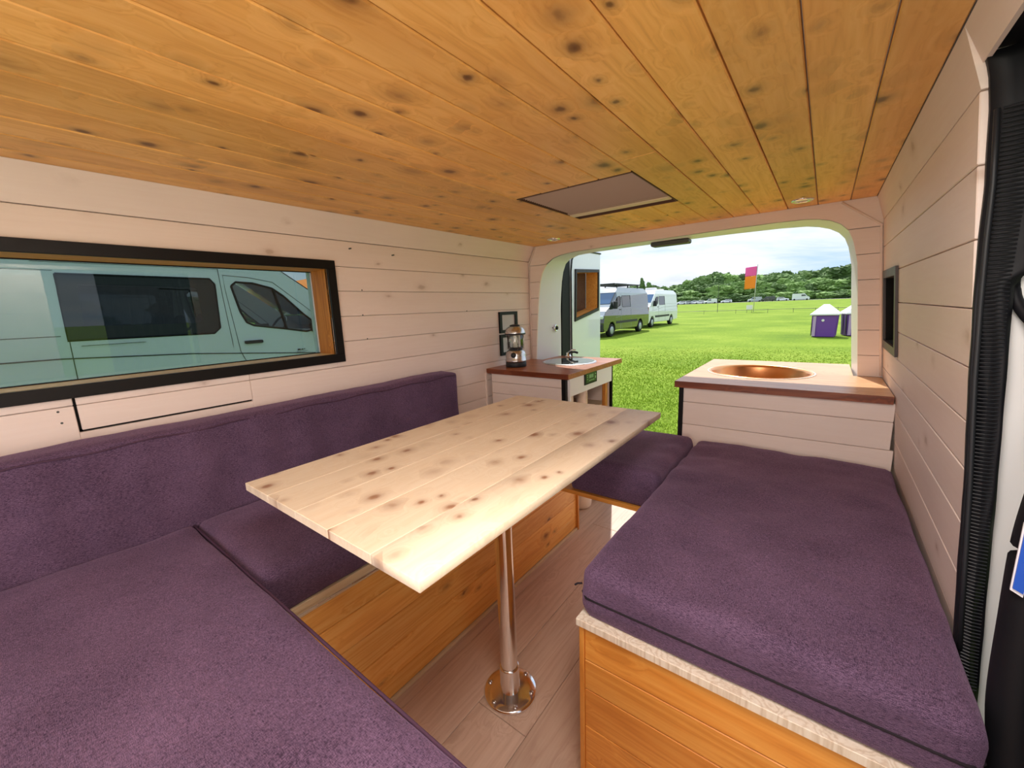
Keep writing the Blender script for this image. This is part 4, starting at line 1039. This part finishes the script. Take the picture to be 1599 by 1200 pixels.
# vans ------------------------------------------------------------------
VSIL = [(0, .42), (-.02, 1.05), (.06, 2.40), (.16, 2.58), (.40, 2.70), (4.30, 2.74), (4.75, 2.66), (5.15, 2.42), (6.02, 1.78), (6.20, 1.62), (6.70, 1.42), (6.92, 1.18), (7.0, .80), (7.0, .50), (6.9, .34), (6.55, .34)]
def arch(c, r=.43, z=.34):
    return [(c + r * math.cos(a), z + r * math.sin(a)) for a in [PI * k / 8 for k in range(9)]]
def van(label, loc, rz, paint, top=None, near=False, rack=False, hatchlid=False, glassm=None, group=None, silver_front=False, wind=None):
    t = thing('van', label, 'van', loc, rz, group)
    HW = 1.0
    def yx(z, s): return s * (HW - max(0, z - 1.2) * .09 - max(0, z - 2.4) * .45)
    low = [(6.55, .34)] + [(5.90 + .45 * math.cos(a), .36 + .47 * math.sin(a)) for a in [PI * k / 8 for k in range(1, 9)]] + [(2.15, .34)] + [(1.55 + .45 * math.cos(a), .36 + .47 * math.sin(a)) for a in [PI * k / 8 for k in range(1, 9)]]
    outer = VSIL[:-1] + low
    side_w = [(3.14, 2.25), (4.39, 2.24), (4.43, 2.18), (4.40, 1.66), (4.33, 1.60), (3.12, 1.61)]
    cab_w = [(4.60, 2.16), (4.66, 2.21), (4.85, 2.20), (5.07, 2.14), (5.20, 2.04), (5.42, 1.80), (5.66, 1.58), (5.43, 1.55), (5.17, 1.60), (4.77, 1.67), (4.70, 1.71), (4.65, 1.84)]
    bm = B(); sides = []
    for s in (-1, 1):
        holes = [side_w, cab_w]
        loops = [[Vector((y, z, 0)) for y, z in outer]] + [[Vector((y, z, 0)) for y, z in h] for h in holes]
        flat = [v for l in loops for v in l]
        va = [bm.verts.new((yx(v.y, s), v.x, v.y)) for v in flat]
        for t_ in tessellate_polygon(loops): bm.faces.new([va[i] for i in t_])
        sides.append(va)
    no = len(outer)
    for i in range(no):
        k = (i + 1) % no
        # leave the windscreen open between the pillar points
        if i == 7 and near: continue
        f = bm.faces.new((sides[0][i], sides[0][k], sides[1][k], sides[1][i]))
        if top and not near and i < len(VSIL) - 1 and (i in (4, 5, 6) or (silver_front and i in (8, 9, 10))): f.material_index = 1
    if top:
        for f in bm.faces:
            if all(v.co.z > 1.9 for v in f.verts): f.material_index = 1
    obj('body', bm, [M[paint], M[top or paint]], t, bevel=.03)
    # windscreen and rear glass lie just proud of the body
    def quad(name, pts, mat, n, th=.012):
        return obj(name, prism(B(), pts, n), mat, t)
    wn = Vector((0, .64, .87)).normalized() * .014
    y0, z0, y1, z1 = 5.18, 2.39, 6.0, 1.80
    quad('windscreen', [(-yx(z0, 1) + .07 - near * .07, y0, z0), (yx(z0, 1) - .07 + near * .07, y0, z0), (yx(z1, 1) - .05 + near * .05, y1, z1), (-yx(z1, 1) + .05 - near * .05, y1, z1)], M[wind or 'blueglass'], wn)
    for s in (-1, 1):
        for nm, h, gm_ in (('side_window', side_w, M['privglass'] if near else M['darkglass']), ('cab_window', cab_w, M[glassm or 'cabglass'])):
            pb = B()
            loops = [[Vector((y, z, 0)) for y, z in h]]
            va = [pb.verts.new((yx(z, s) - s * .004, y, z)) for y, z in h]
            for t_ in tessellate_polygon(loops): pb.faces.new([va[i] for i in t_])
            obj(nm, pb, gm_, t)
            # rubber surround
            ring_ = [(yx(z, s) + s * .001, y, z) for y, z in h]; ring_.append(ring_[0])
            obj('window_rubber', path(B(), ring_, .014 if nm == 'cab_window' else .012, 5), M['blackrub'], t)
        if near:
            sb = B()      # wide black border of the bonded side window and its sliding pane
            inner = [(3.27, 2.16), (4.22, 2.14), (4.24, 2.12), (4.24, 1.76), (4.2, 1.73), (3.25, 1.74)]
            loops = [[Vector((y, z, 0)) for y, z in side_w], [Vector((y, z, 0)) for y, z in inner]]
            flat = [v for l in loops for v in l]; va = [sb.verts.new((yx(v.y, s) + s * .003, v.x, v.y)) for v in flat]
            for t_ in tessellate_polygon(loops): sb.faces.new([va[i] for i in t_])
            obj('window_border', sb, M['plastic'], t)
            obj('window_rubber', path(B(), [(yx(2.1, s) + s * .004, 3.9, 2.12), (yx(2.1, s) + s * .004, 4.17, 2.11), (yx(1.8, s) + s * .004, 4.18, 1.80)], .006, 4), M['blackrub'], t)
        # quarter-light bar, door gaps, creases, handle, mirror, wheels
        obj('window_bar', path(B(), [(yx(2.12, s) + s * .004, 5.08, 2.13), (yx(1.6, s) + s * .004, 5.17, 1.60)], .018, 6), M['blackrub'], t)
        g = B()
        def line(pts, r=.006): path(g, [(yx(z, s) + s * .0, y, z) for y, z in pts], r * .62, 4)
        line([(4.49, 2.36), (4.49, 2.0), (4.50, 1.5), (4.50, .8), (4.44, .4)])
        line([(4.81, 2.27), (4.53, 2.29), (4.53, 2.1), (4.57, 1.35), (4.62, 1.20), (4.62, .8), (4.70, .4)])
        line([(4.81, 2.27), (5.09, 2.22), (5.46, 1.90), (5.72, 1.66)])
        line([(5.72, 1.62), (5.80, 1.3), (5.75, .95)])
        line([(3.145, 2.42), (3.135, 1.9), (3.12, 1.18), (3.12, .4)])
        line([(.2, 2.28), (3.13, 2.28)], .005); line([(.2, 1.66), (3.08, 1.655)], .006)
        line([(3.0, 2.36), (4.49, 2.36)], .003)
        line([(.1, 1.46), (3.04, 1.44), (4.07, 1.38), (5.47, 1.24), (6.0, 1.22)], .010)
        line([(.1, 1.20), (3.04, 1.18), (5.40, 1.06)], .006)
        obj('panel_gap', g, M['darkgrey'] if paint != 'vandark' else M['vansilver'], t)
        obj('door_handle', bx(B(), yx(1.46, s) - .01 if s > 0 else yx(1.46, s) - .03, yx(1.46, s) + .03 if s > 0 else yx(1.46, s) + .01, 4.63, 4.84, 1.44, 1.48, .008), M['plastic'], t)
        mx = yx(1.7, s)
        obj('mirror', bx(bx(B(), min(mx + s * .02, mx + s * .25), max(mx + s * .02, mx + s * .25), 5.60, 5.74, 1.52, 1.92, .03), min(mx - s * .02, mx + s * .06), max(mx - s * .02, mx + s * .06), 5.50, 5.72, 1.54, 1.66, .01), M['plastic'], t)
        obj('side_moulding', bx(B(), yx(.75, s) - .008, yx(.75, s) + .008, 2.1, 5.35, .70, .84, .004), M['plastic'], t)
        for wy in (5.90, 1.55):
            wheel = obj('wheel', lathe(B(), [(0, -.11), (.22, -.11), (.24, -.115), (.33, -.12), (.355, -.09), (.36, 0), (.355, .09), (.33, .115), (.24, .11), (0, .09)], seg=28), M['tyre'], t, smooth=True)
            wheel.location = (s * .87, wy, .36); wheel.rotation_euler = (0, PI / 2, 0)
            hub = obj('hub', lathe(B(), [(0, .03), (.06, .035), (.12, .02), (.2, .03), (.22, .012), (.22, 0), (0, 0)], seg=20), M['vansilver'], wheel, smooth=True)
            hub.location = (0, 0, s * .108)
            if s < 0: hub.rotation_euler = (PI, 0, 0)
        if near or True:
            obj('headlamp', bx(B(), min(s * .62, s * .97), max(s * .62, s * .97), 6.60, 6.985, .98, 1.20, .05), M['lamp'], t)
            obj('tail_lamp', bx(B(), min(s * .90, s * .985), max(s * .90, s * .985), -.03, .05, 1.0, 1.5, .01), plain('tail_red', rgb(150, 24, 24), .3), t)
    obj('front_bumper', bx(B(), -.97, .97, 6.72, 7.06, .32, .74, .05), M['plastic'], t)
    obj('rear_bumper', bx(B(), -.9, .9, -.12, .05, .38, .58, .03), M['plastic'], t)
    obj('grille', bx(B(), -.6, .6, 6.90, 7.02, .84, 1.10, .03), M['plastic'], t)
    if near or paint == 'vandark':
        # cab: seats, dashboard, steering wheel
        for s in (-.5, .45):
            obj('cab_seat', bx(bx(B(), s - .25, s + .25, 4.35, 4.52, 1.0, 1.62, .05), s - .13, s + .13, 4.33, 4.43, 1.66, 1.84, .04), M['interior'], t)
        obj('dashboard', bx(B(), -.88, .88, 5.45, 5.95, 1.15, 1.56, .06), M['interior'], t)
        tor = B(); pts = [(.5 + .20 * math.cos(a), 5.25 + .10 * math.sin(a), 1.60 + .17 * math.sin(a)) for a in [2 * PI * k / 24 for k in range(25)]]
        path(tor, pts, .015, 6); path(tor, [(.5 - .19, 5.25, 1.60), (.69, 5.25, 1.60)], .02, 6)
        obj('steering_wheel', tor, M['plastic'], t, smooth=True)
        obj('load_bulkhead', bx(bx(B(), -.85, .85, 2.9, 2.93, .5, 2.5), -.93, .93, .1, 6.4, .42, .48), M['interior'], t)
        obj('cab_curtain', bx(bx(B(), -.85, -.2, 3.1, 3.3, 1.2, 2.2, .03), -.7, .3, 3.6, 3.75, .6, 1.75, .04), plain('pale_load', rgb(160, 160, 150), .8), t)
    if rack:
        rk = B()
        for y in [1.2 + .45 * k for k in range(9)]: bx(rk, -.70, .70, y, y + .06, 2.88, 2.92)
        for s in (-.72, .72):
            bx(rk, s - .03, s + .03, 1.0, 5.0, 2.86, 2.93)
            for y in (1.4, 3.0, 4.6): bx(rk, s - .03, s + .03, y, y + .06, 2.70, 2.87)
        bx(rk, -.72, .72, 4.9, 5.0, 2.82, 2.94)
        obj('roof_rack', rk, M['plastic'], t)
        obj('solar_panel', bx(B(), -.5, .5, 2.6, 4.1, 2.93, 2.97), M['darkglass'], t)
    if hatchlid:
        obj('roof_vent', bx(bx(B(), -.35, .35, 3.2, 3.9, 2.72, 2.92, .05), -.3, .3, 1.4, 2.0, 2.70, 2.84, .05), M['lid'], t)
    return t
nv = van('white panel van parked just outside the left window', (-6.80, -2.60, GZ), 0, 'vanwhite', near=True, wind='cabglass')
dm = B(); bx(dm, 1.001, 1.004, 5.26, 5.30, 1.295, 1.315); bx(dm, 1.001, 1.004, 5.31, 5.335, 1.297, 1.313); bx(dm, 1.001, 1.004, 5.345, 5.36, 1.30, 1.312); bx(dm, 1.001, 1.004, 5.24, 5.40, 1.275, 1.279); bx(dm, 1.001, 1.004, 5.25, 5.34, 1.255, 1.259)
obj('door_marking', dm, M['plastic'], nv)
dm = B()
for k in range(14): bx(dm, .982, .988, 3.2 + k * .035, 3.231 + k * .035, 1.548, 1.554)
obj('small_lettering', dm, M['darkgrey'], nv)
v1 = van('dark green and silver van with a black roof rack, nearest in the field', (-10.25, 27.1, GZ), PI + .0, 'vandark', 'vansilver', rack=True, silver_front=True)
v2 = van('white high roof van parked behind the dark green van', (-10.85, 35.9, GZ), PI - .02, 'vanwhite', hatchlid=True)

# far cars along the track -------------------------------------------------
CSIL = {'car': [(0, .45), (.02, .95), (.25, 1.40), (1.0, 1.50), (2.3, 1.48), (3.05, 1.02), (4.1, .88), (4.3, .6), (4.3, .3)],
        'small_van': [(0, .4), (.02, 1.75), (.15, 1.95), (3.2, 1.97), (3.9, 1.2), (4.9, 1.0), (5.1, .7), (5.1, .3)],
        'big_van': [(0, .4), (.02, 2.3), (.15, 2.5), (4.0, 2.55), (4.9, 1.5), (5.6, 1.2), (5.7, .7), (5.7, .3)]}
def far_vehicle(kind, label, px, D, paint, turn=0, group=None):
    sil = CSIL[kind]; L_ = sil[-1][0]; hw = .85 if kind == 'car' else .98
    x, y, z = at(px, D)
    w = dirn(px)
    t = thing('car' if kind == 'car' else 'van', label, 'car' if kind == 'car' else 'van', (x, y, z), math.atan2(w.y, w.x) + turn, group)
    c = L_ / 2
    o = obj('body', prism(B(), [(-hw, a - c, b) for a, b in sil] + [(-hw, .0 - c, .3)], (2 * hw, 0, 0)), M[paint], t, bevel=.08)
    top = max(b for a, b in sil)
    if kind == 'car': wpts = [(.35, 1.0), (.5, 1.36), (2.2, 1.36), (2.8, 1.03)]
    elif kind == 'small_van': wpts = [(2.3, 1.25), (2.3, 1.75), (3.2, 1.75), (3.62, 1.28)]
    else: wpts = [(3.0, 1.55), (3.0, 2.15), (4.05, 2.15), (4.6, 1.6)]
    for s in (-1, 1):
        obj('side_window', prism(B(), [(s * hw, a - c, b) for a, b in wpts], (s * .02, 0, 0)), M['darkglass'], t)
        for wy in (.8, L_ - .85):
            q = obj('wheel', tube(B(), (s * (hw - .15), wy - c, .31), (s * (hw + .02), wy - c, .31), .31, seg=14), M['tyre'], t)
    a, b = (sil[4], sil[5]) if kind == 'car' else (sil[3], sil[4])
    obj('windscreen', prism(B(), [(-hw + .1, a[0] + .1 - c, a[1] - .06), (hw - .1, a[0] + .1 - c, a[1] - .06), (hw - .08, b[0] - .05 - c, b[1] + .08), (-hw + .08, b[0] - .05 - c, b[1] + .08)], (0, .03, .03)), M['blueglass'], t)
    return t
FV = [('car', 'white car at the left end of the far row, beside the white van', 1063, 200, 'vanwhite', .3),
      ('car', 'second pale car in the far row, next to the leftmost car', 1072, 202, 'vansilver', .2),
      ('car', 'third pale car in the far row left of the round tree', 1082, 203, 'vanwhite', .25),
      ('car', 'pale car in the far row just left of the low white camper', 1092, 201, 'vanwhite', .2),
      ('small_van', 'white camper in the far row below the round tree', 1109, 198, 'vanwhite', .15),
      ('car', 'small white car in the far row right of the thin pole', 1134, 202, 'vanwhite', .1),
      ('small_van', 'silver white van in the far row directly behind the flag pole', 1178, 200, 'vansilver', .1),
      ('small_van', 'dark van in the far row right of the flag pole', 1199, 200, 'vandark', 0),
      ('car', 'white car in the far row between the dark van and the big white van', 1222, 200, 'vanwhite', PI),
      ('big_van', 'large white van at the right end of the far row', 1250, 198, 'vanwhite', PI)]
for kd, lab, px, D, pt, tr_ in FV: far_vehicle(kd, lab, px, D, pt, tr_, 'vehicles parked along the far track')

# trees ---------------------------------------------------------------------
def tree_mesh(seed, conifer=False):
    rnd = random.Random(seed); bm = B(); blobs = []
    if conifer:
        for k in range(9): blobs.append((Vector((rnd.uniform(-.06, .06), rnd.uniform(-.06, .06), .25 + k * .085)), .30 * (1 - k / 10.5) + .03, .10))
    else:
        for k in range(24):
            a = rnd.uniform(0, 2 * PI); h = rnd.uniform(.22, .86); rr = .34 * math.sqrt(max(.05, 1 - ((h - .5) / .46) ** 2)) * rnd.uniform(.35, 1)
            s = rnd.uniform(.10, .19); blobs.append((Vector((rr * math.cos(a), rr * math.sin(a), h)), s, s * .85))
        blobs.append((Vector((0, 0, .52)), .30, .34))
    for c, s, sz in blobs:
        r = bmesh.ops.create_icosphere(bm, subdivisions=3, radius=1)
        for v in r['verts']:
            n1 = noise.noise(v.co * 2.3 + c * 9 + Vector((seed, 0, 0))) * .4 + noise.noise(v.co * 6 + c * 20) * .45 + noise.noise(v.co * 13 + c * 30) * .3
            v.co = c + Vector((v.co.x * s, v.co.y * s, v.co.z * sz)) * (1 + n1)
    me = bpy.data.meshes.new('crown'); bm.to_mesh(me); bm.free()
    return me
def trunk_mesh():
    bm = B(); tube(bm, (0, 0, -.03), (.01, 0, .35), .03, .02, 8)
    for a in (.5, 2.4, 4.4): tube(bm, (.005, 0, .24), (.14 * math.cos(a), .14 * math.sin(a), .48), .014, .006, 6)
    me = bpy.data.meshes.new('trunk'); bm.to_mesh(me); bm.free(); return me
crowns = {'a': [], 'b': [], 'c': []}
for s_ in range(5):
    m_ = tree_mesh(s_); m_.materials.append(M['leaf_a']); crowns['a'].append(m_)
for s_ in range(3):
    m_ = tree_mesh(s_ + 10); m_.materials.append(M['leaf_b']); crowns['b'].append(m_)
for s_ in range(2):
    m_ = tree_mesh(s_ + 20, True); m_.materials.append(M['leaf_a']); crowns['c'].append(m_)
tm = trunk_mesh(); tm.materials.append(M['bark'])
tree_n = 0
def tree(px, D, h, w, kind, label, group, sink=0):
    global tree_n
    x, y, z = at(px, D)
    t = thing('tree' if h > 5 else 'bush', label, 'tree' if h > 5 else 'bush', (x, y, z - sink), random.uniform(0, 6), group)
    c = bpy.data.objects.new('crown', crowns[kind][tree_n % len(crowns[kind])]); COL.objects.link(c); c.parent = t; c.scale = (w, w, h)
    if h <= 5: c.location.z = -h * .18
    k = bpy.data.objects.new('trunk', tm); COL.objects.link(k); k.parent = t; k.scale = (h * .8, h * .8, h)
    if h <= 5: k.scale = (h * .3, h * .3, h * .4)
    tree_n += 1
    return t
def sky_top(px):   # pixels the wood stands above the track, read off the photograph
    P_ = [(900, 30), (960, 28), (1003, 34), (1040, 26), (1075, 34), (1095, 44), (1120, 46), (1145, 46), (1165, 38), (1190, 44), (1225, 47), (1260, 44), (1290, 46), (1320, 50), (1360, 52), (1600, 50)]
    for (a, b), (c, d) in zip(P_, P_[1:]):
        if a <= px <= c: return b + (d - b) * (px - a) / (c - a)
    return 40
def spot(px):
    for lim, w in ((1000, 'behind the dark green van'), (1055, 'behind the white parked van'), (1095, 'above the left end of the far car row'), (1150, 'beside the thin pole'),
                   (1195, 'behind the pink and orange flag'), (1240, 'above the dark van of the far row'), (1290, 'above the large white van of the far row'), (1345, 'behind the purple bins')):
        if px < lim: return w
    return 'beyond the right post of the rear opening'
def hpx(px, D, k): return k * D / F_PX * (dirn(px).dot(fw)) * 1.0
px = 905.0
while px < 1480:
    D = random.uniform(252, 272); k = sky_top(px) * random.uniform(.86, 1.02)
    tree(px, D, hpx(px, D, k), random.uniform(14, 19), 'a' if random.random() < .72 else 'b', 'tall skyline woodland tree ' + spot(px), 'skyline trees of the woodland')
    px += random.uniform(9, 13)
px = 900.0
while px < 1480:
    D = random.uniform(228, 242); k = sky_top(px) * random.uniform(.52, .76)
    tree(px, D, hpx(px, D, k), random.uniform(12, 17), 'a' if random.random() < .6 else 'b', 'middle row woodland tree ' + spot(px), 'middle trees of the woodland')
    px += random.uniform(11, 15)
px = 1040.0
while px < 1400:
    D = random.uniform(211, 219)
    tree(px, D, random.uniform(3.2, 4.9), random.uniform(8, 12), 'b' if random.random() < .6 else 'a', 'low bush at the woodland foot ' + spot(px), 'bushes at the foot of the woodland')
    px += random.uniform(9, 13)
tree(1122, 219, hpx(1122, 219, 29), 17, 'b', 'round pale green tree standing forward of the dark woodland', None)
tree(1003, 240, hpx(1003, 240, 40), 8, 'c', 'pointed conifer above the rear of the dark green van', None)
tree(1013, 240, hpx(1013, 240, 34), 10, 'c', 'shorter conifer between the two parked vans', None)
for i, (x, y) in enumerate(((-42, 12), (-46, 20), (-44, 28), (-50, 36), (-45, 4), (-48, -5))):
    t = thing('tree', 'broadleaf tree far outside the left window behind the canopy', 'tree', (x, y, gz_at(x, y)), i, 'trees far outside the left window')
    c = bpy.data.objects.new('crown', crowns['a'][i % 5]); COL.objects.link(c); c.parent = t; c.scale = (8, 8, 3.6)
    k = bpy.data.objects.new('trunk', tm); COL.objects.link(k); k.parent = t; k.scale = (4, 4, 3.6)

# orange canopy outside the left window ---------------------------------------
gzb = thing('gazebo', 'orange canopy tent beyond the white van outside the left window', 'gazebo', (-11.9, 6.1, GZ))
W_ = 1.9; Z0, Z1, Z2 = 2.05, 2.38, 2.85
cb_ = B()
c4 = [(-W_, -W_), (W_, -W_), (W_, W_), (-W_, W_)]
va = [cb_.verts.new((x, y, Z1)) for x, y in c4]; ap = cb_.verts.new((0, 0, Z2))
for i in range(4): cb_.faces.new((va[i], va[(i + 1) % 4], ap))
obj('canopy', cb_, M['orange'], gzb)
for i in range(4):
    (xa, ya), (xb, yb_) = c4[i], c4[(i + 1) % 4]
    vb = B(); nn = 12; lo = []; up = []
    for k in range(nn + 1):
        x, y = xa + (xb - xa) * k / nn, ya + (yb_ - ya) * k / nn; up.append(vb.verts.new((x, y, Z1))); lo.append(vb.verts.new((x * 1.01, y * 1.01, Z0 + .04 * math.sin(k * 2.1))))
    for k in range(nn): vb.faces.new((up[k], up[k + 1], lo[k + 1], lo[k]))
    obj('valance', vb, M['canopy'], gzb)
    obj('post', tube(B(), (xa * .97, ya * .97, 0), (xa * .97, ya * .97, Z1), .03, seg=8), M['pole'], gzb)

# purple bins ------------------------------------------------------------------
def bin_(label, x, y, rz):
    t = thing('festival_bin', label, 'bin', (x, y, GZ + rise(math.hypot(x, y))), rz, 'purple bins in the field')
    w, h = .43, .95
    b = B(); a = []
    for (s, z) in ((.90, .02), (1.0, h)): a.append([b.verts.new((sx * w * s, sy * w * s, z)) for sx, sy in ((-1, -1), (1, -1), (1, 1), (-1, 1))])
    b.faces.new(a[0][::-1]); b.faces.new(a[1])
    for i in range(4): b.faces.new((a[0][i], a[0][(i + 1) % 4], a[1][(i + 1) % 4], a[1][i]))
    obj('bin_body', b, M['purple'], t, bevel=.015)
    l = B(); s = .50
    base = [l.verts.new((sx * s, sy * s, h)) for sx, sy in ((-1, -1), (1, -1), (1, 1), (-1, 1))]; b2 = [l.verts.new((sx * s, sy * s, h + .05)) for sx, sy in ((-1, -1), (1, -1), (1, 1), (-1, 1))]
    tp_ = [l.verts.new((sx * .10, sy * .04, h + .46)) for sx, sy in ((-1, -1), (1, -1), (1, 1), (-1, 1))]
    l.faces.new(base[::-1]); l.faces.new(tp_)
    for i in range(4): l.faces.new((base[i], base[(i + 1) % 4], b2[(i + 1) % 4], b2[i])); l.faces.new((b2[i], b2[(i + 1) % 4], tp_[(i + 1) % 4], tp_[i]))
    obj('pyramid_lid', l, M['lid'], t, bevel=.01)
    obj('corner_panel', bx(bx(B(), -w - .012, -w + .002, -w * .8, -w * .45, .06, h - .03), -w - .012, -w + .002, w * .1, w * .5, .06, h - .03), M['purple_d'], t)
    obj('corner_panel', bx(B(), -w + .05, -w + .16, -w - .012, -w + .002, .05, h - .03), plain('pale_mauve', rgb(190, 160, 200), .5), t)
    q = obj('round_badge', lathe(B(), [(0, .012), (.05, .012), (.055, .0), (0, 0)], seg=16), M['lid'], t); q.location = (-.03, -w - .0, h - .22); q.rotation_euler = (PI / 2, 0, 0)
    return t
bin_('purple bin with white pyramid lid, the whole one nearest the camera', .05, 22.6, -.12)
bin_('purple bin with white lid partly hidden by the right post', 1.12, 23.4, .25)
bin_('small looking purple bin farther back beside the right post', 1.75, 34.0, .1)

# flag, poles, sign, rope ------------------------------------------------------
D = 66; x, y, z = at(1178, D)
fp = thing('flag_pole', 'tall pale pole with a pink and orange banner in the field', 'flag', (x, y, z))
scale = D / F_PX * dirn(1178).dot(fw); HT = 72 * scale
obj('pole', path(B(), [(-.05, 0, 0), (.02, 0, HT * .5), (.10, 0, HT)], .045, 8), M['pole'], fp, smooth=True)
def banner(z0, z1, mat, nm):
    b = B(); n = 10; m = 10; g_ = []
    for j in range(m + 1):
        z = z0 + (z1 - z0) * j / m; row = []
        for i in range(n + 1):
            u = i / n; row.append(b.verts.new((.06 - u * 15.5 * scale - .2 * (1 - j / m) * u * 0, .12 * math.sin(u * 5 + z * 1.4) * u, z - u * .10)))
        g_.append(row)
    for j in range(m):
        for i in range(n): b.faces.new((g_[j][i], g_[j][i + 1], g_[j + 1][i + 1], g_[j + 1][i]))
    o = obj(nm, b, mat, fp, smooth=True)
    md = o.modifiers.new('s', 'SOLIDIFY'); md.thickness = .01
w_ = dirn(1178); fp.rotation_euler.z = math.atan2(w_.y, w_.x) - PI / 2
banner(HT * .505, HT * .77, M['orange'], 'orange_banner'); banner(HT * .772, HT * .965, M['pink'], 'pink_banner')
x, y, z = at(1121, 68)
setp(obj('thin_pole', path(B(), [(x, y, z), (x + .03, y, z + 44 * 68 / F_PX * dirn(1121).dot(fw))], .035, 6), M['darkgrey']), 'thin dark upright pole standing alone left of the flag', 'pole')
x, y, z = at(1171, 62)
sg = thing('field_sign', 'small white sign board on legs at the foot of the flag pole', 'sign', (x, y, z), math.atan2(w_.y, w_.x) - PI / 2)
obj('sign_board', bx(B(), -.35, .35, -.02, .02, .45, 1.0, .01), M['lid'], sg)
for s in (-.28, .28): obj('leg', tube(B(), (s, 0, 0), (s, 0, .5), .02, seg=6), M['darkgrey'], sg)
rpx = [1056, 1100, 1150, 1200, 1240, 1275, 1310, 1350]
rope = [];
fe = thing('rope_fence', 'low dark rope fence crossing the field behind the bins', 'fence', at(1200, 60))
o0 = Vector(fe.location)
for i, p_ in enumerate(rpx):
    x, y, z = at(p_, 60); rope.append(Vector((x, y, z + .42)) - o0)
    obj('post', tube(B(), Vector((x, y, z)) - o0, Vector((x, y, z + .5)) - o0, .02, seg=6), M['darkgrey'], fe)
obj('rope', path(B(), rope, .025, 5), M['darkgrey'], fe)
